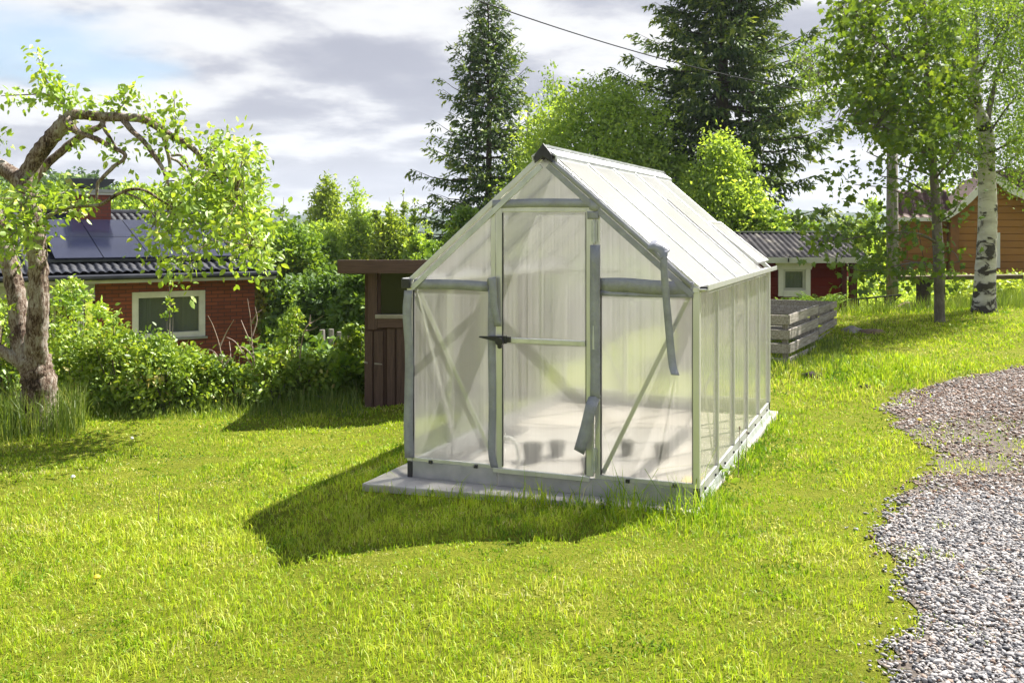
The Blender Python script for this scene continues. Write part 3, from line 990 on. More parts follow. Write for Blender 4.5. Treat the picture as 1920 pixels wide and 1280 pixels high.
# a ground lip of bent sheet along the side
m = MB()
m.hexa([(HW + 0.013, 0.05, 0.0), (HW + 0.03, 0.05, 0.0), (HW + 0.03, GH_L, 0.0), (HW + 0.013, GH_L, 0.0), (HW + 0.013, 0.05, 0.045), (HW + 0.016, 0.05, 0.045), (HW + 0.016, GH_L, 0.045), (HW + 0.013, GH_L, 0.045)])
m.build('ground_lip', M['galv'], GH, 0.001)

# posts
for x in (-HW, HW):
    for y in (0.0, GH_L):
        m = MB()
        m.box(x - 0.020, x + 0.020, y - 0.020, y + 0.020, BASE, GH_E)
        m.build('corner_post', M['alu'], GH, 0.004)
SIDE = [GH_L * k / 5 for k in range(6)]
for x in (-HW, HW):
    for y in SIDE[1:5]:
        MB().box(x - 0.018, x + 0.018, y - 0.011, y + 0.011, BASE, GH_E - 0.02).build('side_post', M['alu'], GH, 0.003)
for x in (DX0 - 0.016, DX1 + 0.016):
    for y in (0.0, GH_L):
        MB().box(x - 0.016, x + 0.016, y - 0.018, y + 0.018, BASE, roof_z(abs(x)) - 0.03).build('door_post' if y == 0 else 'end_post', M['alu'], GH, 0.003)

# eaves, ridge, rafters
for s in (-1, 1):
    x = s * HW
    m = MB()
    m.box(x - 0.020, x + 0.020, -0.024, GH_L + 0.024, GH_E - 0.022, GH_E + 0.012)
    m.build('eave_beam', M['alu'], GH, 0.003)
    m = MB()
    xo = x + s * 0.045
    if s < 0:
        MB().box(x - 0.045, x + 0.012, -0.050, -0.0245, GH_E - 0.035, GH_E + 0.026).build('corner_cap', M['blackp'], GH, 0.004)
    m.bar((xo, -0.03 if s > 0 else 0.02, GH_E - 0.002), (xo, GH_L + 0.03, GH_E - 0.002), 0.05, 0.008)
    m.bar((xo + s * 0.026, -0.03 if s > 0 else 0.02, GH_E + 0.01), (xo + s * 0.026, GH_L + 0.03, GH_E + 0.01), 0.006, 0.034)
    m.build('gutter', M['alu'], GH, 0.002)
    MB().box(min(x + s * 0.022, x + s * 0.066), max(x + s * 0.022, x + s * 0.066), 0.0, GH_L, GH_E + 0.003, GH_E + 0.014).build('seal_or_gap_shade', M['rubber_or_shade'], GH)  # dark strip painting the shaded gap under the roof edge
m = MB()
for sg in (-1, 1):
    pr = [(0.001, 0.026), (0.080, -0.024), (0.080, -0.012), (0.001, 0.038)]
    q = [(sg * x, -0.035, GH_R + z) for x, z in pr]
    r = [(sg * x, GH_L + 0.035, GH_R + z) for x, z in pr]
    if sg > 0:
        m.hexa([q[0], q[1], r[1], r[0], q[3], q[2], r[2], r[3]])
    else:
        m.hexa([q[1], q[0], r[0], r[1], q[2], q[3], r[3], r[2]])
    m.box(min(sg * 0.070, sg * 0.080), max(sg * 0.070, sg * 0.080), -0.03, GH_L + 0.03, GH_R - 0.040, GH_R - 0.020)
m.bar((0, -0.035, GH_R + 0.046), (0, GH_L + 0.035, GH_R + 0.046), 0.020, 0.016)
m.build('ridge_beam', M['galv'], GH)
for sg in (-1, 1):
    MB().box(min(sg * 0.02, sg * 0.066), max(sg * 0.02, sg * 0.066), -0.028, GH_L + 0.028, GH_R - 0.034, GH_R - 0.018).build('seal_or_gap_shade', M['rubber_or_shade'], GH)  # dark strip standing in for the shadow gap below the ridge
for y0, y1 in ((-0.052, -0.036), (GH_L + 0.036, GH_L + 0.052)):
    m = MB()
    pr = [(-0.056, GH_R - 0.060), (0, GH_R - 0.022), (0.056, GH_R - 0.060), (0.056, GH_R - 0.008), (0.0, GH_R + 0.062), (-0.056, GH_R - 0.008)]
    a = [(x, y0, z) for x, z in pr]
    b = [(x, y1, z) for x, z in pr]
    m.poly(list(reversed(a)) if y0 > 0 else a)
    m.poly(b if y0 > 0 else list(reversed(b)))
    m.v, m.f = [], []
    nb = len(pr)
    m.v = a + b
    m.f = [tuple(range(nb)), tuple(reversed(range(nb, 2 * nb)))] + [(i, nb + i, nb + (i + 1) % nb, (i + 1) % nb) for i in range(nb)]
    m.build('ridge_cap', M['blackp'], GH, 0.004)
for s in (-1, 1):
    n = Vector((s * SL, 0, 1)).normalized()
    for k, y in enumerate(SIDE):
        a = Vector((s * 0.03, y, GH_R - 0.03 * SL)) + n * 0.004
        b = Vector((s * (HW + 0.012), y, GH_E - 0.012 * SL + 0.01)) + n * 0.004
        end = k in (0, 5)
        m = MB()
        m.bar(a, b, 0.030 if end else 0.022, 0.034 if end else 0.032, side=(0, 1, 0))
        m.build('rafter', M['alu'], GH, 0.003)
    # the gable's lower rafter flange
for s in (-1, 1):
    m = MB()
    a = Vector((s * 0.02, -0.024, GH_R - 0.075))
    b = Vector((s * (HW - 0.02), -0.024, GH_E - 0.035))
    m.bar(a, b, 0.014, 0.034, side=(0, 1, 0))
    m.build('gable_flange', M['tape'] if s > 0 else M['galv'], GH, 0.002)

# wall panels
for s in (-1, 1):
    for k in range(5):
        panel(MB().box(s * HW - PT / 2, s * HW + PT / 2, SIDE[k] + 0.012, SIDE[k + 1] - 0.012, BASE + 0.002, GH_E - 0.024), 'side_panel', M['poly_side'], GH, (s, 0, 0))
for y in (0.0, GH_L):
    m = MB()
    for lo, hi in ((-HW + 0.021, DX0 - 0.033), (DX1 + 0.033, HW - 0.021)):
        panel(MB().box(lo, hi, y - PT / 2, y + PT / 2, BASE + 0.002, 1.212), 'wall_panel', M['poly_wall'] if y == 0 else M['poly_side'], GH, (0, y - 1, 0))
        zl, zh = roof_z(lo) - 0.03, roof_z(hi) - 0.03
        m = MB()
        m.hexa([(lo, y - PT / 2, 1.238), (hi, y - PT / 2, 1.238), (hi, y + PT / 2, 1.238), (lo, y + PT / 2, 1.238), (lo, y - PT / 2, max(zl, 1.239)), (hi, y - PT / 2, max(zh, 1.239)), (hi, y + PT / 2, max(zh, 1.239)), (lo, y + PT / 2, max(zl, 1.239))])
        panel(m, 'gable_panel', M['poly_wall'] if y == 0 else M['poly_side'], GH, (0, y - 1, 0))
    xl = (GH_R - 0.03 - DTOP - 0.018) / SL
    m = MB()
    a = [(-xl, y - PT / 2, DTOP + 0.018), (xl, y - PT / 2, DTOP + 0.018), (0, y - PT / 2, GH_R - 0.03)]
    b = [(p[0], y + PT / 2, p[2]) for p in a]
    m.v = a + b
    m.f = [(0, 1, 2), (5, 4, 3), (0, 3, 4, 1), (1, 4, 5, 2), (2, 5, 3, 0)]
    panel(m, 'gable_panel', M['poly_wall'] if y == 0 else M['poly_side'], GH, (0, y - 1, 0))
panel(MB().box(DX0 + 0.002, DX1 - 0.002, GH_L - PT / 2, GH_L + PT / 2, BASE + 0.002, DTOP - 0.02), 'wall_panel', M['poly_side'], GH, (0, 1, 0))
# cross bars of the two ends
for y in (0.0, GH_L):
    for lo, hi in ((-HW + 0.020, DX0 - 0.032), (DX1 + 0.032, HW - 0.020)):
        MB().box(lo, hi, y - 0.016, y + 0.016, 1.212, 1.238).build('cross_bar', M['alu'], GH, 0.003)
        MB().box(lo, hi, y - 0.014, y + 0.014, BASE, BASE + 0.024).build('sill_bar', M['alu'], GH, 0.002)
    xl = (GH_R - 0.045 - DTOP) / SL
    MB().box(-xl, xl, y - 0.018, y + 0.018, DTOP - 0.018, DTOP + 0.018).build('lintel_bar', M['alu'], GH, 0.003)
for x in (DX1 + 0.0345, HW - 0.0225, -HW + 0.0225, DX0 - 0.0345):
    MB().box(x - 0.0028, x + 0.0028, -0.009, 0.009, BASE + 0.004, 1.211).build('seal_or_gap_shade', M['rubber_or_shade'], GH)
for y in SIDE[1:5] + [0.0085]:
    MB().box(HW + 0.004, HW + 0.0165, y + 0.0115, y + 0.0165, BASE + 0.004, GH_E - 0.026).build('seal_or_gap_shade', M['rubber_or_shade'], GH)
# diagonal braces just inside the front and back, and on the long sides
for y, o in ((0.0, 0.018), (GH_L, -0.018)):
    for a, b in (((-HW + 0.05, 1.20), (DX0 - 0.03, BASE + 0.06)), ((HW - 0.05, 1.20), (DX1 + 0.04, BASE + 0.03))):
        MB().bar((a[0], y + o, a[1]), (b[0], y + o, b[1]), 0.004, 0.026, side=(0, 1, 0)).build('brace', M['alu'], GH)
for s in (-1, 1):
    for y0, y1 in ((0.05, SIDE[1]), (GH_L - 0.05, SIDE[4])):
        MB().bar((s * (HW - 0.022), y0, 1.2), (s * (HW - 0.022), y1, BASE + 0.05), 0.004, 0.026, side=(1, 0, 0)).build('brace', M['alu'], GH)

# roof panels
for s in (-1, 1):
    n = Vector((s * SL, 0, 1)).normalized()
    for k in range(5):
        if s == 1 and k == 4:
            continue
        a = Vector((s * 0.03, 0, GH_R - 0.03 * SL)) + n * 0.021
        b = Vector((s * (HW + 0.05), 0, GH_E - 0.05 * SL)) + n * 0.021
        m = MB()
        y0, y1 = SIDE[k] + 0.011, SIDE[k + 1] - 0.011
        lift = n * (0.012 if (s == 1 and k == 3) else 0.0)
        lo = [a + Vector((0, y0, 0)), b + Vector((0, y0, 0)), b + Vector((0, y1, 0)), a + Vector((0, y1, 0))]
        if s < 0:
            lo = lo[::-1]
        hi = [p + n * PT + lift * 0.3 for p in lo]
        m.hexa(lo + hi)
        panel(m, 'roof_panel', M['poly_roof'], GH, n)
        # the aluminium cap over each joint
    for k in range(1, 5):
        a = Vector((s * 0.05, SIDE[k], GH_R - 0.05 * SL)) + n * 0.030
        b = Vector((s * (HW + 0.03), SIDE[k], GH_E - 0.03 * SL)) + n * 0.030
        MB().bar(a, b, 0.016, 0.008, side=(0, 1, 0)).build('joint_cap', M['galv'], GH, 0.002)
        e = Vector((0, -0.0115, 0)) - n * 0.005
        MB().bar(a + e, b + e, 0.005, 0.004, side=(0, 1, 0)).build('seal_or_gap_shade', M['rubber_or_shade'], GH)
# dark strip painting in the shadow of the gap beside the fourth panel
n = Vector((SL, 0, 1)).normalized()
a = Vector((0.30, SIDE[3] + 0.017, GH_R - 0.30 * SL)) + n * 0.034
b = Vector((0.86, SIDE[3] + 0.017, GH_E + (HW - 0.86) * SL)) + n * 0.034
MB().bar(a, b, 0.014, 0.012, side=(0, 1, 0)).build('seal_or_gap_shade', M['rubber_or_shade'], GH)
# roof vent: upper fixed half, lower half hinged and propped open
up_a = Vector((0.03, 0, GH_R - 0.03 * SL)) + n * 0.021
mid = Vector((0.50, 0, GH_R - 0.50 * SL)) + n * 0.021
y0, y1 = SIDE[4] + 0.011, SIDE[5] - 0.011
m = MB()
lo = [up_a + Vector((0, y0, 0)), mid + Vector((0, y0, 0)), mid + Vector((0, y1, 0)), up_a + Vector((0, y1, 0))]
m.hexa(lo + [p + n * PT for p in lo])
panel(m, 'roof_panel', M['poly_roof'], GH, n)
vent = thing('roof_vent', None, None)
vent.parent = GH
vent.location = mid + n * 0.010
ang = math.atan(SL) - math.radians(2.2)
m = MB()
Lv = 0.50
vd = Vector((math.cos(ang), 0, -math.sin(ang)))
vn = Vector((math.sin(ang), 0, math.cos(ang)))
lo = [Vector((0, y0 + 0.02, 0)), vd * Lv + Vector((0, y0 + 0.02, 0)), vd * Lv + Vector((0, y1 - 0.02, 0)), Vector((0, y1 - 0.02, 0))]
m.hexa(lo + [p + vn * PT for p in lo])
panel(m, 'vent_panel', M['poly_roof'], vent, vn)
m = MB()
for yy in (y0 + 0.01, y1 - 0.01):
    m.bar(Vector((0, yy, 0)) + vn * 0.003, vd * (Lv + 0.02) + Vector((0, yy, 0)) + vn * 0.003, 0.018, 0.022, side=(0, 1, 0))
for q in (0.0, Lv + 0.012):
    m.bar(vd * q + Vector((0, y0 + 0.02, 0)) + vn * 0.003, vd * q + Vector((0, y1 - 0.02, 0)) + vn * 0.003, 0.02, 0.022, side=tuple(vd))
m.build('vent_frame', M['alu'], vent, 0.002)

# door: frame, panels, middle bar, handle, hinges
DOOR = thing('door', None, None)
DOOR.parent = GH
fy0, fy1 = -0.026, -0.004
m = MB()
m.box(DX0 + 0.006, DX0 + 0.046, fy0, fy1, BASE + 0.012, DTOP - 0.022)
m.box(DX1 - 0.052, DX1 - 0.006, fy0, fy1, BASE + 0.012, DTOP - 0.022)
m.box(DX0 + 0.0465, DX1 - 0.0525, fy0 + 0.001, fy1, DTOP - 0.055, DTOP - 0.023)
m.build('door_frame', M['alu'], DOOR, 0.003)
MB().box(DX0 - 0.012, DX1 - 0.03, fy0 - 0.008, fy1 - 0.006, BASE - 0.018, BASE + 0.012).build('door_sill', M['alu'], DOOR, 0.003)
for lo, hi in ((BASE + 0.013, 0.893), (0.927, DTOP - 0.056)):
    panel(MB().box(DX0 + 0.047, DX1 - 0.053, -0.018, -0.012, lo, hi), 'door_panel', M['poly_wall'], DOOR, (0, -1, 0))
for x in (DX0 + 0.0475, DX1 - 0.0535):
    MB().box(x - 0.003, x + 0.003, fy0 + 0.002, -0.006, BASE + 0.02, DTOP - 0.06).build('seal_or_gap_shade', M['rubber_or_shade'], DOOR)
MB().box(DX0 + 0.05, DX1 - 0.055, fy0 - 0.012, -0.010, 0.894, 0.926).build('door_bar', M['alu'], DOOR, 0.004)
m = MB()
hx, hz = DX0 + 0.035, 0.912
m.hexa([(hx - 0.125, -0.075, hz + 0.012), (hx + 0.05, -0.058, hz - 0.022), (hx + 0.05, -0.035, hz - 0.022), (hx - 0.125, -0.060, hz + 0.012), (hx - 0.125, -0.075, hz + 0.020), (hx + 0.05, -0.058, hz + 0.026), (hx + 0.05, -0.035, hz + 0.026), (hx - 0.125, -0.060, hz + 0.020)])
m.tube([(hx + 0.012, -0.08, hz - 0.008), (hx + 0.012, -0.03, hz - 0.008)], [0.026, 0.026], 14)
m.tube([(hx + 0.012, -0.072, hz - 0.038), (hx + 0.012, -0.05, hz - 0.038)], [0.015, 0.015], 12)
m.box(hx + 0.03, hx + 0.075, -0.05, -0.03, hz - 0.014, hz + 0.02)
m.build('handle', M['blackp'], DOOR, 0.003)
for z in (0.22, 0.95, 1.58):
    m = MB()
    m.tube([(DX1 - 0.003, -0.032, z - 0.07), (DX1 - 0.003, -0.032, z + 0.07)], [0.009, 0.009], 10)
    m.box(DX1 - 0.02, DX1 + 0.016, -0.0295, -0.0265, z - 0.06, z + 0.06)
    m.build('hinge', M['galv'], DOOR)

# grey tape over the bars, and its loose ends
def tape(pts, width, wdir, name='tape_strip'):
    return strip(pts, width, wdir, 0.0016, name, M['tape'], GH)


tape([(-HW + 0.035, -0.024, 1.243), (-0.6, -0.027, 1.245), (-0.36, -0.024, 1.236)], 0.062, (0, 0, 1))
tape([(-0.355, -0.0225, 1.252), (-0.345, -0.040, 1.290), (-0.332, -0.058, 1.286), (-0.325, -0.060, 1.22), (-0.316, -0.056, 1.10), (-0.297, -0.047, 0.995)], 0.052, [(0.97, 0.1, 0.25), (0.95, -0.15, 0.05)])
tape([(DX1 + 0.034, -0.022, 1.262), (0.5, -0.029, 1.266), (0.7, -0.030, 1.255), (0.91, -0.023, 1.250)], 0.085, (0, -0.08, 1))
tape([(DX1 + 0.034, -0.023, 1.216), (0.6, -0.026, 1.214), (0.91, -0.023, 1.216)], 0.034, (0, 0.2, 1))
tape([(-0.345, -0.024, 1.748), (-0.1, -0.027, 1.755), (0.15, -0.029, 1.752), (0.345, -0.027, 1.748)], 0.052, (0, 0.06, 1))
tape([(0.29, -0.031, 1.745), (0.325, -0.034, 1.735), (0.350, -0.03, 1.745)], 0.066, (0.1, 0.1, 1))
tape([(0.308, -0.0325, 1.70), (0.31, -0.032, 1.655)], 0.068, (1, 0, 0))
tape([(0.326, -0.038, 1.50), (0.325, -0.040, 1.1), (0.327, -0.037, 0.75), (0.325, -0.040, 0.585)], 0.062, [(1, 0.02, 0), (1, -0.06, 0)])
tape([(0.325, -0.040, 0.60), (0.318, -0.058, 0.575), (0.312, -0.085, 0.535), (0.285, -0.088, 0.42), (0.238, -0.078, 0.27)], 0.074, [(0.95, 0.3, 0.05), (0.92, -0.2, -0.33)])
tape([(-0.345, -0.023, 1.22), (-0.347, -0.028, 0.9), (-0.343, -0.026, 0.5), (-0.346, -0.029, 0.22), (-0.33, -0.024, 0.115)], 0.052, [(1, 0.1, 0), (1, -0.1, 0.06)])
tape([(-HW - 0.004, -0.030, 1.20), (-HW - 0.012, -0.036, 1.05), (-HW + 0.002, -0.028, 0.8), (-HW, -0.032, 0.5), (-HW - 0.004, -0.03, 0.32), (-HW + 0.004, -0.027, 0.125)], 0.066, [(0.95, -0.2, 0), (0.98, 0.1, 0.05)])
# loose corner of the verge tape, with its long hanging ribbon
tape([(0.655, -0.05, 1.500), (0.69, -0.055, 1.505), (0.745, -0.062, 1.475), (0.757, -0.075, 1.445)], 0.085, [(0.2, 0.5, 0.6), (0.6, 0.3, 0.6)])
tape([(0.752, -0.066, 1.47), (0.752, -0.085, 1.40), (0.765, -0.080, 1.2), (0.785, -0.07, 0.95), (0.800, -0.075, 0.82), (0.822, -0.10, 0.762)], 0.048, [(0.9, -0.3, 0.1), (0.97, 0.2, -0.05)])
tape([(0.03, -0.030, 2.02), (0.3, -0.033, 1.790), (0.6, -0.033, 1.53), (0.90, -0.030, 1.265)], 0.028, (0.6, 0.0, 0.75))

# things lying on the floor inside
def pot(a, b, r, h, label, tip=False):
    x, y, _ = gh_world(a, b)
    o = thing('plant_pot', label, 'plant pot', (x, y, PADZ + 0.001), random.uniform(0, 6), 'empty plant pots inside the greenhouse')
    MB().lathe((0, 0, 0), [(r * 0.74, 0), (r * 0.98, h * 0.86), (r, h * 0.86), (r * 1.05, h), (r * 0.98, h), (r * 0.7, 0.012)], 20).build('body', M['pot'], o, smooth=False)
    MB().lathe((0, 0, 0), [(0.0, h * 0.6), (r * 0.8, h * 0.6)], 16).build('soil', M['soil'], o)
    return o


pot(-0.34, 0.70, 0.072, 0.12, 'grey plant pot inside the greenhouse nearest the door latch post')
pot(-0.24, 0.92, 0.060, 0.10, 'smaller grey plant pot just behind another near the latch post')
pot(0.115, 0.52, 0.050, 0.10, 'grey plant pot half hidden by the curled tape on the hinge post')
pot(0.21, 1.12, 0.050, 0.10, 'grey plant pot behind the hinge post of the greenhouse door')
pot(0.46, 1.12, 0.060, 0.10, 'grey plant pot on the open floor behind the greenhouse panel beside the hinges')
pts = [(-0.42, 0.28, 0.17), (-0.38, 0.29, 0.22), (-0.31, 0.31, 0.235), (-0.26, 0.33, 0.19), (-0.25, 0.35, 0.09), (-0.27, 0.34, 0.014), (-0.36, 0.30, 0.014), (-0.52, 0.20, 0.014), (-0.6, 0.22, 0.014)]
m = MB()
m.tube([gh_world(p[0] - 0.06, p[1], PADZ + p[2]) for p in spline([(-0.56, 0.26, 0.10)] + pts, 5)], [0.012] * 46, 10)
tag(m.build('hose', M['hose'], smooth=True), 'pale bent hose arching up from the greenhouse floor behind the front panel', 'hose')
m = MB()
a0 = (0.735, 0.42)
m.hexa([gh_world(a0[0], a0[1], PADZ + 0.002), gh_world(a0[0] + 0.17, a0[1] + 0.02, PADZ + 0.002), gh_world(a0[0] + 0.16, a0[1] + 0.25, PADZ + 0.002), gh_world(a0[0] - 0.01, a0[1] + 0.22, PADZ + 0.002),
        gh_world(a0[0], a0[1], PADZ + 0.010), gh_world(a0[0] + 0.17, a0[1] + 0.02, PADZ + 0.010), gh_world(a0[0] + 0.16, a0[1] + 0.25, PADZ + 0.010), gh_world(a0[0] - 0.01, a0[1] + 0.22, PADZ + 0.010)])
tag(m.build('cardboard_sheet', M['yelcard']), 'tan sheet lying in the front corner of the greenhouse floor', 'cardboard')

# ------------------------------------------------------------------ brick house on the left
HA = math.atan2(0.522, 0.853)
HLOC = (-5.26, 20.4, 0.0)
house = thing('brick_house', 'red brick house with black tiled roof, solar panels and a brick chimney behind the bushes', 'house', HLOC, HA)
HZ0, HZE = -2.3, 0.68                              # foot and top of the wall
RP = 0.2495                                        # roof slope


def hroof(x, y, lift=0.0):
    return (x, y, 0.77 + RP * (y + 0.45) + lift)


WX0, WX1, WZ0, WZ1 = -2.36, -1.04, -0.50, 0.36
m = MB()
m.box(-3.05, WX0, 0, 0.3, HZ0, HZE)
m.box(WX1, 0, 0, 0.3, HZ0, HZE)
m.box(WX0, WX1, 0, 0.3, HZ0, WZ0)
m.box(WX0, WX1, 0, 0.3, WZ1, HZE)
m.box(-0.3, 0, 0.301, 8.4, HZ0, HZE)
m.v += [(0, 0.302, HZE), (0, 8.4, HZE), (0, 4.2, 1.83), (-0.3, 0.302, HZE), (-0.3, 8.4, HZE), (-0.3, 4.2, 1.83)]
b = len(m.v) - 6
m.f += [(b, b + 1, b + 2), (b + 5, b + 4, b + 3)]
m.build('wall', M['brick'], house)
m = MB()
m.box(-13.5, -3.06, 1.1, 1.4, HZ0, HZE)
m.build('porch_wall', M['brick'], house)
MB().box(-6.6, -3.06, -0.05, 0.25, 0.25, 0.62).build('porch_fascia', M['grey_metal'], house)
for x in (-6.4, -4.9, -3.3):
    MB().box(x - 0.06, x + 0.06, 0.02, 0.14, HZ0, 0.25).build('porch_post', M['whitepaint'], house)
win = thing('window', None, None)
win.parent = house
m = MB()
fw = 0.085
m.box(WX0 - 0.03, WX0 + fw, -0.04, 0.12, WZ0 - 0.02, WZ1 + 0.03)
m.box(WX1 - fw, WX1 + 0.03, -0.04, 0.12, WZ0 - 0.02, WZ1 + 0.03)
m.box(WX0 + fw, WX1 - fw, -0.04, 0.12, WZ1 - fw, WZ1 + 0.03)
m.box(WX0 + fw, WX1 - fw, -0.04, 0.12, WZ0 - 0.02, WZ0 + fw)
m.build('frame', M['whitepaint'], win, 0.004)
MB().box(WX0 - 0.06, WX1 + 0.06, -0.10, -0.041, WZ0 - 0.06, WZ0 - 0.021).build('sill', M['grey_metal'], win)
MB().box(WX0 + fw, WX1 - fw, 0.04, 0.048, WZ0 + fw, WZ1 - fw).build('pane', M['glass_house'], win)
for a, b in ((WX0 + 0.08, WX0 + 0.36), (WX1 - 0.36, WX1 - 0.08)):
    m = MB()
    nf = 28
    for i in range(nf + 1):
        x = a + (b - a) * i / nf
        y = 0.20 + 0.03 * math.sin(i * 1.9)
        m.v += [(x, y, WZ0), (x, y, WZ1)]
    for i in range(nf):
        m.f.append((2 * i, 2 * i + 2, 2 * i + 3, 2 * i + 1))
    m.build('curtain', M['curtain'], win, solid=0.004)
MB().box(WX0 - 0.2, WX1 + 0.2, 1.2, 1.3, WZ0 - 0.3, WZ1 + 0.2).build('room_wall', principled('room_wall', [(0.3, (0.34, 0.36, 0.33)), (0.7, (0.5, 0.52, 0.47))], 2), win)
for k, (a, b) in enumerate(((-6.2, -5.0), (-4.8, -3.6))):
    w2 = thing('window', None, None)
    w2.parent = house
    m = MB()
    m.box(a, a + 0.07, 1.03, 1.099, -1.2, 0.2)
    m.box(b - 0.07, b, 1.03, 1.099, -1.2, 0.2)
    m.box(a + 0.07, b - 0.07, 1.03, 1.099, 0.13, 0.2)
    m.box(a + 0.07, b - 0.07, 1.03, 1.099, -1.2, -1.13)
    m.build('frame', M['whitepaint'], w2)
    MB().box(a + 0.07, b - 0.07, 1.06, 1.09, -1.13, 0.13).build('pane', M['glass'], w2)


def tiled(name, mat, parent, p0, ux, uy, n, lx, ly, period, course, amp, step, res=8):
    """an interlocking tile roof: a wave across, a step at every course"""
    ux, uy, n, p0 = (np.array(v, float) for v in (ux, uy, n, p0))
    nx = int(lx / period * res)
    xs_ = np.linspace(0, lx, nx + 1)
    rows = []
    y = 0.0
    while y < ly - 1e-6:
        y2 = min(y + course, ly)
        rows += [(y, step), (y2 - 0.004, 0.0)]
        y = y2
    V = []
    ph = xs_ / period * 2 * np.pi
    wave = amp * (np.sin(ph) + 0.35 * np.sin(2 * ph + 0.7))
    for yy, h in rows:
        V.append(p0 + xs_[:, None] * ux + yy * uy + (wave + h)[:, None] * n)
    V = np.concatenate(V)
    nr = len(rows)
    i = (np.arange(nr - 1)[:, None] * (nx + 1) + np.arange(nx)[None]).reshape(-1)
    o = np_obj(name, V, [np.stack([i, i + 1, i + nx + 2, i + nx + 1], 1)], mat, parent, smooth=False)
    return o


rl = 4.65 * math.hypot(1, RP)
rn = Vector((0, -RP, 1)).normalized()
ry = Vector((0, 1, RP)).normalized()
tl = tiled('roof', M['tile_black'], house, hroof(-14, -0.47, 0.03), (1, 0, 0), ry, rn, 14.3, rl, 0.15, 0.36, 0.016, 0.028)
m = MB()
m.hexa([hroof(-14, -0.45, -0.10), hroof(0.28, -0.45, -0.10), (0.28, 4.2, 1.93 - 0.10), (-14, 4.2, 1.93 - 0.10), hroof(-14, -0.45, -0.02), hroof(0.28, -0.45, -0.02), (0.28, 4.2, 1.93 - 0.02), (-14, 4.2, 1.93 - 0.02)])
m.hexa([(-14, 4.201, 1.83), (0.28, 4.201, 1.83), (0.28, 8.85, 0.62), (-14, 8.85, 0.62), (-14, 4.201, 1.95), (0.28, 4.201, 1.95), (0.28, 8.85, 0.74), (-14, 8.85, 0.74)])
m.build('roof_deck', M['tile_black'], house)
MB().tube([(-14, 4.2, 1.97), (0.3, 4.2, 1.97)], [0.085, 0.085], 10).build('roof_ridge', M['tile_black'], house)
MB().box(-14, 0.28, -0.49, -0.455, 0.60, 0.668).build('eaves_board', M['greypaint'], house)
MB().box(-14, 0.27, -0.45, 0.0, 0.669, 0.679).build('soffit', M['greypaint'], house)
m = MB()
m.tube([(-14, -0.55, 0.715), (0.28, -0.55, 0.715)], [0.055, 0.055], 8)
m.build('gutter', M['tile_black'], house)
for k in range(4):
    a = -3.74 + k * 0.853
    m = MB()
    b0, b1 = hroof(a + 0.008, 0.08, 0.13), hroof(a + 0.845, 0.08, 0.13)
    t0, t1 = hroof(a + 0.008, 3.05, 0.13), hroof(a + 0.845, 3.05, 0.13)
    up = rn * 0.035
    m.hexa([b0, b1, t1, t0] + [Vector(p) + up for p in (b0, b1, t1, t0)])
    pan = m.build('solar_panel', M['solar'], house)
    mm = MB()
    q0, q1 = hroof(a + 0.01, 1.6, 0.166), hroof(a + 0.843, 1.6, 0.166)
    mm.bar(q0, q1, 0.012, 0.006)
    mm.build('cell_gap', M['dark_metal'], pan)
m = MB()
for yy in (0.12, 3.0):
    m.bar(hroof(-3.9, yy, 0.10), hroof(-0.2, yy, 0.10), 0.05, 0.05)
m.build('panel_rail', M['dark_metal'], house)
ch = MB().box(-2.95, -2.18, 3.5, 4.3, 1.5, 2.36).build('chimney', M['brick2'], house)
MB().box(-3.0, -2.13, 3.45, 4.35, 2.361, 2.41).build('chimney_collar', M['whitepaint'], ch)
MB().box(-3.03, -2.10, 3.42, 4.38, 2.411, 2.48).build('chimney_plate', M['grey_metal'], ch)
m = MB()
for k in range(13):
    a = math.pi * (0.06 + 0.88 * k / 12)
    m.v += [(-2.565 - 0.46 * math.cos(a), 3.42, 2.76 - 0.26 * math.sin(a)), (-2.565 - 0.46 * math.cos(a), 4.38, 2.76 - 0.26 * math.sin(a))]
for k in range(12):
    m.f.append((2 * k, 2 * k + 1, 2 * k + 3, 2 * k + 2))
m.f.append(tuple(range(0, 26, 2)))
m.f.append(tuple(range(25, 0, -2)))
m.build('chimney_hood', M['dark_metal'], ch, solid=0.01)

# ------------------------------------------------------------------ pink-roofed shed beyond the bushes
p = GX(520, 27)
r2 = thing('garden_shed', 'small shed with a faded pink roof and white verge showing between the leaves', 'shed', (p.x, 27, 0), math.radians(12))
zt = W(530, 506, 27).z
ztb = W(530, 548, 27).z
MB().box(-2.2, 0.25, 0.5, 3.0, -3.2, ztb + 0.02).build('wall', M['whitepaint'], r2)
m = MB()
m.hexa([(-2.4, 0.0, ztb - 0.08), (0.47, 0.0, ztb - 0.08), (0.08, 1.8, zt - 0.08), (-2.4, 1.8, zt - 0.08), (-2.4, 0.0, ztb), (0.47, 0.0, ztb), (0.08, 1.8, zt), (-2.4, 1.8, zt)])
m.build('roof_deck', M['tile_pink'], r2)
uy = (Vector((-2.4, 1.8, zt)) - Vector((-2.4, 0, ztb)))
tiled('roof', M['tile_pink'], r2, (-2.4, 0, ztb + 0.02), (1, 0, 0), uy.normalized(), (0, -0.3, 1), 2.5, uy.length, 0.2, 0.3, 0.022, 0.02)
m = MB()
m.bar((0.50, -0.03, ztb), (0.10, 1.83, zt + 0.03), 0.10, 0.14)
m.bar((-2.4, 1.84, zt + 0.03), (0.05, 1.84, zt + 0.03), 0.08, 0.10)
m.build('verge_board', M['whitepaint'], r2)

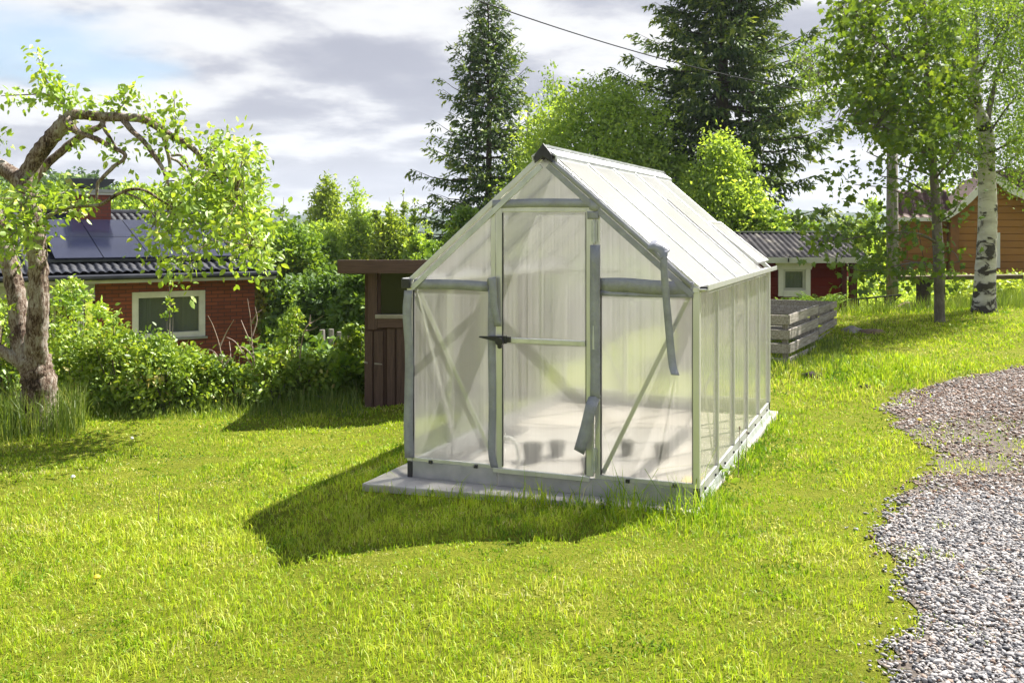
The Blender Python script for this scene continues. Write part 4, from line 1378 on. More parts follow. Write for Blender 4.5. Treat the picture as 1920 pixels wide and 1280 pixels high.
# ------------------------------------------------------------------ low brown cabin behind the greenhouse
p = GX(684, 9.55)
cab = thing('playhouse', 'low dark brown board cabin with a window and flat roof beside the greenhouse', 'playhouse', (p.x, 9.55, 0.0), math.radians(0.5))
cw, cd, chh = 1.75, 1.5, 1.20
m = MB()
zb = -0.10
m.box(0, 0.13, 0.0, 0.04, zb, 0.80)
m.box(0.0, cw, 0.001, 0.04, zb, 0.66)
m.box(0, 0.11, 0.002, 0.04, 0.80, chh)
m.box(0.80, cw, 0.002, 0.04, 0.66, chh)
m.box(0.0, 0.04, 0.041, cd, zb, chh - 0.02)
m.box(cw - 0.04, cw, 0.041, cd, zb, chh - 0.02)
m.box(0.041, cw - 0.041, cd - 0.04, cd, zb, chh - 0.05)
m.build('wall', M['brownwood'], cab)
for i, x in enumerate((0.0, 0.092, 0.215, 0.305, 0.42, 0.51, 0.63, 0.73, 0.85, 0.95, 1.07, 1.18, 1.3, 1.41, 1.53, 1.64)):
    z1 = 0.665 if 0.1 < x < 0.8 else 0.64
    x1 = x + (0.085 if i % 2 else 0.075)
    MB().box(x, x1, -0.022, -0.0005, zb + random.uniform(0, 0.015) + (0.0), z1).build('board', M['brownplain'], cab, 0.003)
MB().box(0.035, 0.125, -0.046, -0.0235, 0.655, chh - 0.002).build('window_board', M['brownplain'], cab, 0.003)
m = MB()
m.hexa([(-0.004, -0.028, 0.335), (0.03, -0.032, 0.328), (0.03, -0.0225, 0.328), (-0.004, -0.0225, 0.335), (-0.004, -0.028, 0.352), (0.03, -0.032, 0.345), (0.03, -0.0225, 0.345), (-0.004, -0.0225, 0.352)])
m.hexa([(0.095, -0.032, 0.322), (0.17, -0.030, 0.318), (0.17, -0.0225, 0.318), (0.095, -0.0225, 0.322), (0.095, -0.032, 0.338), (0.17, -0.030, 0.326), (0.17, -0.0225, 0.326), (0.095, -0.0225, 0.338)])
m.build('splintered_edge', M['greywood'], cab)
cwin = thing('window', None, None)
cwin.parent = cab
MB().box(0.105, 0.86, -0.06, -0.002, 0.76, 0.80).build('sill', M['greywood'], cwin, 0.004)
MB().box(0.126, 0.84, -0.046, -0.0235, 0.67, 0.759).build('apron', M['brownbeam'], cwin, 0.003)
MB().box(0.13, 0.80, 0.012, 0.02, 0.80, chh - 0.01).build('pane', M['glass'], cwin)
m = MB()
m.box(0.126, 0.150, -0.004, 0.03, 0.80, chh - 0.01)
m.box(0.80, 0.86, -0.02, 0.03, 0.80, chh - 0.01)
m.build('frame', M['brownplain'], cwin)
m = MB()
m.hexa([(-0.20, -0.24, 1.205), (cw + 0.2, -0.24, 1.205), (cw + 0.2, cd + 0.15, 1.10), (-0.20, cd + 0.15, 1.10), (-0.20, -0.24, 1.30), (cw + 0.2, -0.24, 1.30), (cw + 0.2, cd + 0.15, 1.20), (-0.20, cd + 0.15, 1.20)])
m.build('roof', M['soil'], cab)
MB().box(-0.215, cw + 0.215, -0.265, -0.241, 1.20, 1.325).build('fascia', M['brownbeam'], cab, 0.004)
MB().bar((-0.213, -0.24, 1.26), (-0.213, cd + 0.16, 1.16), 0.022, 0.12).build('fascia', M['brownbeam'], cab, 0.003)

# ------------------------------------------------------------------ small red shed behind the compost bins
sh_y = 19.0
SHX1 = (1582 - 960) / FPX * sh_y
shed = thing('red_shed', 'small red wooden shed with a white framed window and mossy corrugated roof', 'shed', (SHX1, sh_y, 0.0), math.radians(2))
zeav = W(1500, 487, sh_y).z
zsh0 = tz(SHX1, sh_y) - 0.15
sw = 2.75
wx0, wx1 = -1.17, -0.745
wz0, wz1 = W(1480, 544, sh_y).z, W(1480, 505, sh_y).z
m = MB()
m.box(-sw, wx0, 0, 0.1, zsh0, zeav)
m.box(wx1, 0, 0, 0.1, zsh0, zeav)
m.box(wx0, wx1, 0, 0.1, zsh0, wz0)
m.box(wx0, wx1, 0, 0.1, wz1, zeav)
m.box(-0.1, 0, 0.101, 2.4, zsh0, zeav - 0.02)
m.box(-sw, -sw + 0.1, 0.101, 2.4, zsh0, zeav - 0.02)
m.v += [(-0.001, 0.1, zeav), (-0.001, 2.4, zeav), (-0.001, 1.25, zeav + 0.38), (-sw + 0.001, 0.1, zeav), (-sw + 0.001, 2.4, zeav), (-sw + 0.001, 1.25, zeav + 0.38)]
b = len(m.v) - 6
m.f += [(b, b + 1, b + 2), (b + 5, b + 4, b + 3)]
m.build('wall', M['redwood'], shed)
MB().box(-0.05, 0.045, -0.045, 0.05, zsh0, zeav - 0.01).build('corner_board', M['reddark'], shed)
MB().box(0.13, 0.26, 0.0, 0.1, zsh0, zeav).build('roof_post', M['reddark'], shed)
w3 = thing('window', None, None)
w3.parent = shed
m = MB()
tw = 0.095
m.hexa([(wx0 - tw - 0.02, -0.04, wz1), (wx1 + tw + 0.02, -0.04, wz1), (wx1 + tw + 0.02, -0.002, wz1), (wx0 - tw - 0.02, -0.002, wz1), (wx0 - tw - 0.05, -0.04, wz1 + 0.13), (wx1 + tw + 0.05, -0.04, wz1 + 0.13), (wx1 + tw + 0.05, -0.002, wz1 + 0.13), (wx0 - tw - 0.05, -0.002, wz1 + 0.13)])
m.box(wx0 - tw, wx0, -0.035, -0.002, wz0 - 0.11, wz1 - 0.001)
m.box(wx1, wx1 + tw, -0.035, -0.002, wz0 - 0.11, wz1 - 0.001)
m.box(wx0 + 0.001, wx1 - 0.001, -0.04, -0.002, wz0 - 0.12, wz0)
m.build('trim', M['whitepaint'], w3, 0.004)
m = MB()
m.box(wx0, wx0 + 0.045, 0.0, 0.05, wz0, wz1)
m.box(wx1 - 0.045, wx1, 0.0, 0.05, wz0, wz1)
m.box(wx0 + 0.0455, wx1 - 0.0455, 0.0, 0.05, wz1 - 0.04, wz1)
m.box(wx0 + 0.0455, wx1 - 0.0455, 0.0, 0.05, wz0, wz0 + 0.045)
m.build('frame', M['greypaint'], w3)
MB().box(wx0 + 0.0455, wx1 - 0.0455, 0.025, 0.03, wz0 + 0.045, wz1 - 0.04).build('pane', M['glass_house'], w3)
m = MB()
for i in range(33):
    x = wx0 + (wx1 - wx0) * i / 32
    y = 0.075 + 0.014 * math.sin(i * 1.3) + 0.006 * math.sin(i * 3.1)
    m.v += [(x, y, wz0), (x, y, wz1)]
for i in range(32):
    m.f.append((2 * i, 2 * i + 2, 2 * i + 3, 2 * i + 1))
m.build('curtain', M['curtain'], w3, solid=0.003)
ov = 0.30
rs = 0.29
ry2 = Vector((0, 1, rs)).normalized()
tiled('roof', M['eternit'], shed, (-sw - 0.25, -ov, zeav + 0.06), (1, 0, 0), ry2, Vector((0, -rs, 1)).normalized(), sw + 0.62, 1.58 * math.hypot(1, rs), 0.115, 1.75, 0.015, 0.0, 8)
m = MB()
m.hexa([(-sw - 0.25, -ov, zeav - 0.02), (0.36, -ov, zeav - 0.02), (0.36, 1.27, zeav + 0.435), (-sw - 0.25, 1.27, zeav + 0.435), (-sw - 0.25, -ov, zeav + 0.025), (0.36, -ov, zeav + 0.025), (0.36, 1.27, zeav + 0.48), (-sw - 0.25, 1.27, zeav + 0.48)])
m.hexa([(-sw - 0.25, 1.271, zeav + 0.435), (0.36, 1.271, zeav + 0.435), (0.36, 2.7, zeav), (-sw - 0.25, 2.7, zeav), (-sw - 0.25, 1.271, zeav + 0.49), (0.36, 1.271, zeav + 0.49), (0.36, 2.7, zeav + 0.06), (-sw - 0.25, 2.7, zeav + 0.06)])
m.build('roof_deck', M['reddark'], shed)
MB().box(-sw - 0.2, 0.38, 1.19, 1.36, zeav + 0.515, zeav + 0.54).build('ridge_sheet', M['grey_metal'], shed)
MB().box(-sw - 0.25, 0.36, -ov - 0.03, -ov - 0.002, zeav - 0.05, zeav + 0.055).build('fascia', M['greypaint'], shed)
m = MB()
for x in (-2.2, -1.18, -0.28, 0.25):
    m.box(x, x + 0.018, -ov - 0.06, -ov - 0.031, zeav - 0.03, zeav + 0.045)
m.build('gutter_bracket', M['iron'], shed)
# row of compost bins
def bin_box(name, label, c0, c1, ztop, zbot, n, depth, group=None):
    """c0 near corner, c1 far corner of the right-hand face"""
    c0 = Vector((c0[0], c0[1], 0))
    c1 = Vector((c1[0], c1[1], 0))
    d = (c1 - c0)
    L = d.length
    rz = math.atan2(d.y, d.x)
    o = thing(name, label, 'compost bin', (c0.x, c0.y, 0), rz, group)
    bh = (ztop - zbot) / (n + (n - 1) * 0.52)
    for side in range(4):
        for k in range(n):
            z0 = zbot + k * bh * 1.52 + random.uniform(-0.006, 0.006)
            tw_ = random.uniform(-0.008, 0.008)
            t = 0.024
            m = MB()
            if side == 0:
                m.hexa([(0.0, -t, z0 + tw_), (L, -t, z0 - tw_), (L, 0, z0 - tw_), (0, 0, z0 + tw_), (0, -t, z0 + bh + tw_), (L, -t, z0 + bh - tw_), (L, 0, z0 + bh - tw_), (0, 0, z0 + bh + tw_)])
            elif side == 1:
                m.hexa([(0.0, depth, z0), (L, depth, z0), (L, depth + t, z0), (0, depth + t, z0), (0, depth, z0 + bh), (L, depth, z0 + bh), (L, depth + t, z0 + bh), (0, depth + t, z0 + bh)])
            elif side == 2:
                m.hexa([(0.001, 0.001, z0 - 0.012), (0.001 + t, 0.001, z0 - 0.012), (0.001 + t, depth - 0.001, z0 - 0.012), (0.001, depth - 0.001, z0 - 0.012), (0.001, 0.001, z0 + bh - 0.012), (0.001 + t, 0.001, z0 + bh - 0.012), (0.001 + t, depth - 0.001, z0 + bh - 0.012), (0.001, depth - 0.001, z0 + bh - 0.012)])
            else:
                m.box(L - t, L - 0.001, 0.001, depth - 0.001, z0 - 0.012, z0 + bh - 0.012)
            m.build('slat', M['greywood'], o, 0.003)
    for x, y in ((0.03, 0.012), (L - 0.08, 0.012), (0.03, depth - 0.07), (L - 0.08, depth - 0.07)):
        MB().box(x, x + 0.055, y, y + 0.055, zbot - 0.2, ztop - 0.03).build('post', M['greypost'], o)
    return o


b0 = W(1477, 600, 11.0)
b1 = W(1531, 600, 12.35)
bin_box('compost_bin', 'grey slatted wooden compost bin standing nearest the greenhouse', b0, b1, W(1477, 590, 11.0).z, W(1477, 688, 11.0).z, 4, 1.25)
b2 = W(1533, 600, 12.75)
b3 = W(1566, 600, 14.0)
bin_box('compost_bin', 'grey slatted compost bin behind the first one, towards the red shed', b2, b3, W(1533, 577, 12.75).z, W(1533, 645, 12.75).z, 4, 1.25)

# ------------------------------------------------------------------ ochre log house on the right
YH = 24.0
p = W(1783, 520, YH)
lh = thing('log_house', 'ochre log house with white verge boards and brown tiled roof behind the birch', 'house', (p.x, YH, 0.0), math.radians(-17))
zb = tz(p.x + 1, YH) - 0.5
ze = W(1783, 410, YH).z
zr = W(1846, 328, YH).z
xr, xe = 0.85, 2.9
zr2 = zr - (xe - xr) * 0.72
m = MB()
m.v += [(0, 0, zb), (xe - 0.3, 0, zb), (xe - 0.3, 0, zr2 + 0.22 - 0.05), (xr, 0, zr - 0.06), (0, 0, ze + 0.1), (0, 5, zb), (xe - 0.3, 5, zb), (xe - 0.3, 5, zr2 + 0.17), (xr, 5, zr - 0.06), (0, 5, ze + 0.1)]
m.f += [(0, 1, 2, 3, 4), (9, 8, 7, 6, 5), (0, 4, 9, 5), (1, 6, 7, 2), (2, 7, 8, 3), (3, 8, 9, 4)]
m.build('wall', M['yellowlog'], lh)
MB().box(-0.02, 0.17, -0.10, -0.002, zb, ze + 0.12).build('corner_log', M['yellowdark'], lh)
MB().box(0.78, 0.83, -0.06, -0.003, zr - 1.3, zr - 0.12).build('corner_log', M['yellowdark'], lh)
# recessed wing to the left
MB().box(-1.05, -0.021, 0.5, 2.6, zb, ze + 0.0).build('wing_wall', M['yellowlog'], lh)
MB().box(-1.07, -0.93, 0.42, 0.499, zb, ze - 0.03).build('corner_log', M['yellowdark'], lh)
wv = Vector((0, 1, 0.42)).normalized()
tiled('wing_roof', M['tile_red'], lh, (-1.3, 0.15, ze + 0.02), (1, 0, 0), wv, Vector((0, -0.42, 1)).normalized(), 1.4, 1.9, 0.22, 0.33, 0.022, 0.02)
MB().box(-1.3, 0.0, 0.10, 0.14, ze - 0.06, ze + 0.03).build('gutter', M['whitepaint'], lh)
# verge boards: the left one flares out towards its foot, the right one has a scalloped lower edge
lp = [(xr, zr), (0.62, zr - 0.30), (0.35, zr - 0.60), (0.10, zr - 0.84), (-0.18, zr - 1.03)]
m = MB()
for i in range(len(lp) - 1):
    m.bar((lp[i][0], -0.42, lp[i][1]), (lp[i + 1][0], -0.42, lp[i + 1][1]), 0.03, 0.15, side=(0, 1, 0))
m.build('verge_board', M['whitepaint'], lh)
m = MB()
up, lo = [], []
for i in range(25):
    t = i / 24
    x = xr + (xe - xr) * t
    z = zr - (xe - xr) * 0.72 * t
    up.append((x, z + 0.06))
    lo.append((x, z - 0.13 - 0.07 * abs(math.sin(t * math.pi * 3.2))))
for i in range(24):
    m.hexa([(lo[i][0], -0.45, lo[i][1]), (lo[i + 1][0], -0.45, lo[i + 1][1]), (lo[i + 1][0], -0.415, lo[i + 1][1]), (lo[i][0], -0.415, lo[i][1]),
            (up[i][0], -0.45, up[i][1]), (up[i + 1][0], -0.45, up[i + 1][1]), (up[i + 1][0], -0.415, up[i + 1][1]), (up[i][0], -0.415, up[i][1])])
m.build('verge_board', M['whitepaint'], lh)
m = MB()
for i in range(len(lp) - 1):
    a, b = lp[i], lp[i + 1]
    m.hexa([(b[0], -0.40, b[1] - 0.02), (a[0] - 0.0005, -0.40, a[1] - 0.02), (a[0] - 0.0005, 4.9, a[1] - 0.02), (b[0], 4.9, b[1] - 0.02), (b[0], -0.40, b[1] + 0.05), (a[0] - 0.0005, -0.40, a[1] + 0.05), (a[0] - 0.0005, 4.9, a[1] + 0.05), (b[0], 4.9, b[1] + 0.05)])
m.hexa([(xr, -0.40, zr - 0.03), (xe, -0.40, zr2 - 0.03), (xe, 4.9, zr2 - 0.03), (xr, 4.9, zr - 0.03), (xr, -0.40, zr + 0.05), (xe, -0.40, zr2 + 0.05), (xe, 4.9, zr2 + 0.05), (xr, 4.9, zr + 0.05)])
m.build('roof', M['tile_red'], lh)
# the main roof rising behind the gable, its slope turned this way
mv = Vector((0, 1, 0.62)).normalized()
tiled('main_roof', M['tile_red'], lh, (xr + 0.1, 0.2, zr2 - 0.45), (1, 0, 0), mv, Vector((0, -0.62, 1)).normalized(), 6.0, 4.2, 0.22, 0.34, 0.03, 0.03)
MB().box(xe - 0.29, 7, 1.0, 4.8, zb, zr2 - 0.1).build('wall', M['yellowlog'], lh)
w4 = thing('window', None, None)
w4.parent = lh
wz0_, wz1_ = W(1834, 501, YH).z, W(1834, 436, YH).z
m = MB()
m.box(0.58, 0.68, -0.05, -0.003, wz0_, wz1_)
m.box(0.98, 1.07, -0.05, -0.003, wz0_, wz1_)
m.box(0.681, 0.979, -0.05, -0.003, wz1_ - 0.1, wz1_)
m.box(0.681, 0.979, -0.05, -0.003, wz0_, wz0_ + 0.1)
m.build('frame', M['whitepaint'], w4)
MB().box(0.681, 0.979, -0.02, -0.004, wz0_ + 0.1, wz1_ - 0.1).build('pane', M['glass'], w4)

# ------------------------------------------------------------------ utility pole and wire
pp = GX(1673, 21.0)
pz = W(1673, 180, 21.0).z
pole = thing('utility_pole', 'weathered grey wooden utility pole standing behind the maple branches', 'pole', pp)
m = MB()
m.tube([(0, 0, -0.3), (0, 0, 2.0), (0, 0, pz - pp.z)], [0.125, 0.12, 0.10], 14)
m.build('post', M['greypost'], pole, smooth=True)
MB().tube([(0, 0, pz - pp.z), (0, 0, pz - pp.z + 0.12)], [0.115, 0.03], 14).build('pole_cap', M['grey_metal'], pole)
m = MB()
m.tube([(0.1, 0, pz - pp.z - 0.5), (1.0, 0.3, 0.1)], [0.006, 0.006], 5)
m.build('stay_wire', M['wire'], pole)
a = Vector((pp.x, 21.0, pz - 0.1))
b = W(560, -130, 13.0)
pts = []
for i in range(41):
    t = i / 40
    q = a.lerp(b, t)
    q.z -= 0.75 * 4 * t * (1 - t) * 0.55
    pts.append(q)
tag(MB().tube(pts, [0.009] * 41, 6).build('overhead_cable', M['wire'], smooth=True), 'thin grey overhead cable crossing the sky to the wooden pole', 'cable')

# ------------------------------------------------------------------ plank bench, rail, stones, stump
pb = W(1790, 517, 17.2)
bench = thing('plank_bench', 'long mossy dark plank bench behind the birch trunk', 'bench', (pb.x, 17.2, 0), math.radians(1))
m = MB()
m.hexa([(-0.95, -0.16, pb.z - 0.07), (1.12, -0.16, pb.z - 0.05), (1.12, 0.18, pb.z - 0.05), (-0.95, 0.18, pb.z - 0.07), (-0.95, -0.16, pb.z + 0.0), (1.12, -0.16, pb.z + 0.02), (1.12, 0.18, pb.z + 0.02), (-0.95, 0.18, pb.z + 0.0)])
m.build('plank', principled('mossy_plank', [(0.3, (0.05, 0.035, 0.02)), (0.55, (0.13, 0.10, 0.05)), (0.75, (0.20, 0.19, 0.08))], 4, 8, (2, 10, 10), rough=0.9, bump=0.01), bench, 0.01)
for x in (-0.62, 0.42):
    MB().box(x, x + 0.16, -0.1, 0.12, tz(pb.x + x, 17.2) - 0.1, pb.z - 0.068).build('leg', M['soil'], bench)

pr_ = W(1590, 568, 17.6)
rail = thing('edging_fence', 'low black metal edging fence in front of the weeds', 'fence', (pr_.x, 17.6, 0), 0)
e0 = Vector((0, 0, W(1590, 562, 17.6).z))
e1 = Vector((W(1690, 553, 17.9).x - pr_.x, 0.3, W(1690, 553, 17.9).z))
MB().bar(e0, e1, 0.02, 0.03).build('top_rail', M['iron'], rail)
lo0, lo1 = e0 - Vector((0, 0, 0.17)), e1 - Vector((0.1, 0, 0.2))
for k in range(6):
    q = e0.lerp(e1, (k + 0.15) / 6)
    MB().bar(q, q - Vector((0, 0, 0.26)), 0.022, 0.022).build('upright', M['iron'], rail)
MB().bar(e1, e1 + Vector((-0.16, 0.1, -0.16)), 0.02, 0.02).build('end_brace', M['iron'], rail)


def rock(name, label, cat, c, r, mat, seed, group=None):
    import mathutils.noise as mn
    import bmesh
    bm = bmesh.new()
    bmesh.ops.create_icosphere(bm, subdivisions=3, radius=1)
    for v in bm.verts:
        k = 1 + 0.30 * mn.noise(v.co * 1.3 + Vector((seed, 0, 0))) + 0.12 * mn.noise(v.co * 3.4 + Vector((seed, 5, 0)))
        v.co = Vector((v.co.x * r[0], v.co.y * r[1], v.co.z * r[2])) * k
    me = bpy.data.meshes.new(name)
    bm.to_mesh(me)
    bm.free()
    me.materials.append(mat)
    o = link(bpy.data.objects.new(name, me))
    o.location = c
    return tag(o, label, cat, group)


for nm, lb, px, py, r, mt, sd_ in (
        ('stone', 'pale rounded stone in the grass beyond the second compost bin', 1597, 622, (0.15, 0.12, 0.09), 'rock', 1.0),
        ('stone', 'flat brown stone in the shaded grass before the maple', 1634, 624, (0.20, 0.15, 0.07), 'mossrock', 2.3),
        ('stone', 'pale grey boulder in the grass behind the birch trunk', 1893, 545, (0.42, 0.4, 0.22), 'rock', 4.2),
        ('stone', 'small dark lump of earth-coloured stone at the gravel edge', 1624, 725, (0.055, 0.05, 0.03), 'soil', 6.1),
        ('stone', 'reddish stone lying on the gravel by the frame edge', 1915, 970, (0.05, 0.04, 0.025), 'mossrock', 8.8)):
    g = G(px, py)
    rock(nm, lb, 'stone', (g.x, g.y, g.z - r[2] * 0.15), r, M[mt], sd_)
g = G(1524, 706)
rock('clod', 'dark clod of soil in the long grass beside the first compost bin', 'soil clod', (g.x, g.y, g.z + 0.005), (0.12, 0.07, 0.045), M['soil'], 3.3)
g = GX(1722, 17.0)
rock('tree_stump', 'broad low brown stump with soil around it by the plank bench', 'stump', (g.x, g.y + 0.2, g.z + 0.12), (0.55, 0.4, 0.28), M['mossrock'], 5.7)
g = GX(1660, 17.4)
rock('earth_mound', 'low pale mound of earth left of the stump', 'mound', (g.x + 0.35, g.y + 0.2, g.z + 0.02), (0.6, 0.4, 0.12), M['rock'], 9.7)
# loose plank on the lawn by the cabin
ga_, gb_ = G(592, 752), G(640, 738)
m = MB()
m.bar((ga_.x, ga_.y, ga_.z + 0.035), (gb_.x, gb_.y, gb_.z + 0.05), 0.12, 0.03)
tag(m.build('plank', M['greywood'], bevel=0.003), 'pale bare plank lying at the lawn edge left of the cabin', 'plank')
# fence posts in the dark gap
gr = 'old fence posts in the dark gap behind the bushes'
for k, (px, pt, pb_) in enumerate(((606, 618, 660), (618, 617, 660), (634, 622, 662), (596, 628, 660), (648, 630, 662))):
    a = W(px, pt, 15.5)
    m = MB()
    m.tube([(a.x, 15.5, tz(a.x, 15.5) - 0.1), (a.x + 0.01, 15.5, (a.z + tz(a.x, 15.5)) / 2), (a.x + random.uniform(-0.03, 0.03), 15.5, a.z)], [0.05, 0.048, 0.042], 8, rough=0.1)
    tag(m.build('fence_post', M['greypost']), ('grey fence post second from the left in the dark gap behind the bushes', 'tallest grey fence post in the dark gap, third from the left', 'grey fence post second from the right in the dark gap behind the bushes', 'leftmost grey fence post in the dark gap behind the bushes', 'rightmost grey fence post in the gap, beside the cabin bushes')[k], 'fence post', gr)

# ------------------------------------------------------------------ red car far behind the shed
YC = 46.0
pc = W(1608, 520, YC)
car = thing('parked_car', 'red car parked far off beyond the red shed, its tail towards us', 'car', (pc.x, YC, 0), math.radians(6))
zc = W(1608, 549, YC).z


def car_sec(prof, x0, x1):
    m = MB()
    a = [(x0, y, z) for y, z in prof]
    b = [(x1, y, z) for y, z in prof]
    k = len(prof)
    m.v = a + b
    m.f = [tuple(reversed(range(k))), tuple(range(k, 2 * k))] + [(i, (i + 1) % k, k + (i + 1) % k, k + i) for i in range(k)]
    return m


car_sec([(0, zc + 0.25), (4.2, zc + 0.25), (4.25, zc + 0.75), (3.4, zc + 0.88), (2.7, zc + 1.38), (0.7, zc + 1.42), (0.12, zc + 0.95), (0, zc + 0.6)], -0.85, 0.85).build('body', M['carred'], car, 0.06)
MB().hexa([(-0.62, 0.16, zc + 0.96), (0.62, 0.16, zc + 0.96), (0.62, 0.2, zc + 0.96), (-0.62, 0.2, zc + 0.96), (-0.55, 0.58, zc + 1.33), (0.55, 0.58, zc + 1.33), (0.55, 0.63, zc + 1.33), (-0.55, 0.63, zc + 1.33)])
m = MB()
m.hexa([(-0.62, 0.10, zc + 0.98), (0.62, 0.10, zc + 0.98), (0.62, 0.16, zc + 0.98), (-0.62, 0.16, zc + 0.98), (-0.55, 0.50, zc + 1.34), (0.55, 0.50, zc + 1.34), (0.55, 0.56, zc + 1.34), (-0.55, 0.56, zc + 1.34)])
m.build('rear_window', M['glass'], car)
MB().box(-0.83, 0.83, -0.05, 0.0, zc + 0.60, zc + 0.76).build('bumper', M['whitepaint'], car, 0.02)
MB().box(-0.26, 0.26, -0.06, -0.051, zc + 0.63, zc + 0.73).build('number_plate', M['dark_metal'], car)
for s in (-1, 1):
    MB().box(s * 0.72 - 0.1, s * 0.72 + 0.1, -0.03, 0.04, zc + 0.78, zc + 0.98).build('tail_light', M['carred'], car, 0.01)
    for y in (0.8, 3.4):
        MB().tube([(s * 0.72, y, zc + 0.31), (s * 0.88, y, zc + 0.31)], [0.31, 0.31], 20).build('wheel', M['rubber_or_shade'], car)
# pale roof farther down
p2 = W(1598, 490, 62)
ob = thing('outbuilding', 'distant low outbuilding with a pale roof beyond the red shed', 'outbuilding', (p2.x, 62, 0), math.radians(8))
m = MB()
m.hexa([(-1.1, -0.2, p2.z - 0.35), (2.0, -0.2, p2.z - 0.35), (1.7, 2.5, p2.z + 0.45), (-0.8, 2.5, p2.z + 0.45), (-1.1, -0.2, p2.z - 0.25), (2.0, -0.2, p2.z - 0.25), (1.7, 2.5, p2.z + 0.55), (-0.8, 2.5, p2.z + 0.55)])
m.build('roof', M['greypaint'], ob)
MB().box(-0.9, 1.8, 0, 2.4, p2.z - 3.0, p2.z - 0.3).build('wall', M['greypaint'], ob)

# ------------------------------------------------------------------ foliage
MAPLE2D = np.array([(0, 0.0), (0.16, 0.10), (0.46, 0.08), (0.34, 0.30), (0.58, 0.52), (0.28, 0.56), (0.0, 1.0), (-0.28, 0.56), (-0.58, 0.52), (-0.34, 0.30), (-0.46, 0.08), (-0.16, 0.10)])


def unit(v):
    return v / np.maximum(np.linalg.norm(v, axis=-1, keepdims=True), 1e-9)


def leaves(C, L, kind='fine', axis=None, spread=1.0, up=0.5, aspect=0.5, droop=0.25):
    """leaf-sized faces at the points C, L long; axis is the mean growing direction"""
    n = len(C)
    r = unit(rng.normal(0, 1, (n, 3)))
    a = r * spread + (axis if axis is not None else 0)
    a[:, 2] -= droop
    a = unit(a)
    nn = rng.normal(0, 1, (n, 3)) * 0.75
    nn[:, 2] += up
    b = unit(np.cross(nn, a))
    nn = np.cross(a, b)
    L = np.asarray(L)[:, None] * np.ones((n, 1))
    if kind == 'fine':
        w = L * aspect * 0.5
        f = rng.uniform(0.05, 0.25, (n, 1)) * L
        V = np.stack([C, C + a * L * 0.45 + b * w + nn * f, C + a * L, C + a * L * 0.45 - b * w + nn * f], 1)
        F = (np.arange(n)[:, None] * 4 + np.array([[0, 1, 2, 3]]))
        return V.reshape(-1, 3), [F], 4
    if kind == 'leaf':
        w = L * aspect * 0.5
        f = rng.uniform(0.08, 0.28, (n, 1)) * w
        dr = -nn * L * rng.uniform(0.0, 0.25, (n, 1))
        V = np.stack([C, C + a * L * 0.3 + b * w * 0.9 + nn * f, C + a * L * 0.68 + b * w * 0.8 + nn * f + dr * 0.4, C + a * L + dr,
                      C + a * L * 0.68 - b * w * 0.8 + nn * f + dr * 0.4, C + a * L * 0.3 - b * w * 0.9 + nn * f], 1)
        i = np.arange(n)[:, None] * 6
        return V.reshape(-1, 3), [i + np.array([[0, 1, 2, 3]]), i + np.array([[0, 3, 4, 5]])], 6
    k = len(MAPLE2D)
    P = MAPLE2D[None] * L[:, :, None]
    bend = -0.35 * (P[..., 0] ** 2 + (P[..., 1] * 0.8) ** 2) / L
    V = C[:, None, :] + P[..., 1:2] * a[:, None, :] + P[..., 0:1] * b[:, None, :] + bend[..., None] * nn[:, None, :]
    ctr = C + a * L * 0.4
    V = np.concatenate([V, ctr[:, None, :]], 1)
    i = np.arange(n)[:, None, None] * (k + 1)
    t = np.array([(k, j, (j + 1) % k) for j in range(k)])
    return V.reshape(-1, 3), [(i + t[None]).reshape(-1, 3)], k + 1


def leaf_obj(name, C, L, var, mat, parent, base, kind='fine', **kw):
    V, F, k = leaves(np.asarray(C, float), L, kind, **kw)
    return np_obj(name, V - np.array(base)[None], F, mat, parent, attrs={'var': np.repeat(np.clip(var, 0, 1), k)})


def crown_points(base, z0, z1, prof, R, clumps, per, cr, flat=0.8, hollow=0.5):
    """clump centres spread through a turned envelope, then leaves round each centre"""
    t = rng.uniform(0, 1, clumps * 6)
    r = prof(t)
    k = rng.uniform(0, 1, len(t)) < (r / r.max()) ** 1.4 + 0.05
    t = t[k][:clumps]
    n = len(t)
    a = rng.uniform(0, 2 * np.pi, n)
    rad = prof(t) * R * rng.uniform(0, 1, n) ** hollow * (1 + 0.12 * rng.normal(0, 1, n))
    c = np.stack([base[0] + rad * np.cos(a), base[1] + rad * np.sin(a), z0 + t * (z1 - z0)], 1)
    size = cr * rng.uniform(0.6, 1.25, n) * (0.55 + 0.45 * prof(t))
    m = (per * (size / cr) ** 1.6).astype(int) + 3
    idx = np.repeat(np.arange(n), m)
    g = rng.normal(0, 0.5, (len(idx), 3)) * size[idx][:, None]
    g[:, 2] *= flat
    P = c[idx] + g
    out = unit(g + 0.25 * (P - np.array([base[0], base[1], (z0 + z1) / 2])) / max(R, 0.1))
    tone = 0.48 + 0.17 * rng.normal(0, 1, n)
    var = tone[idx] + 0.14 * rng.normal(0, 1, len(idx))
    return P, out, var, c


PROF = {
    'round': lambda t: np.sqrt(np.clip(1 - (2 * t - 1) ** 2, 0, 1)) * 0.95 + 0.05,
    'birch': lambda t: np.clip(np.minimum((t + 0.05) * 3.2, 1) * (1 - np.clip(t - 0.2, 0, 1) / 0.82) ** 0.75, 0.03, 1),
    'spire': lambda t: np.clip((1 - t) ** 0.9 * np.minimum(1, t * 4 + 0.35), 0.03, 1),
    'dome': lambda t: np.clip(np.sqrt(np.clip(1 - t ** 2.2, 0, 1)), 0.05, 1),
    'vase': lambda t: np.clip(0.55 + 0.45 * np.sin(t * 2.6), 0.1, 1) * np.clip((1 - t) * 4, 0.15, 1),
}


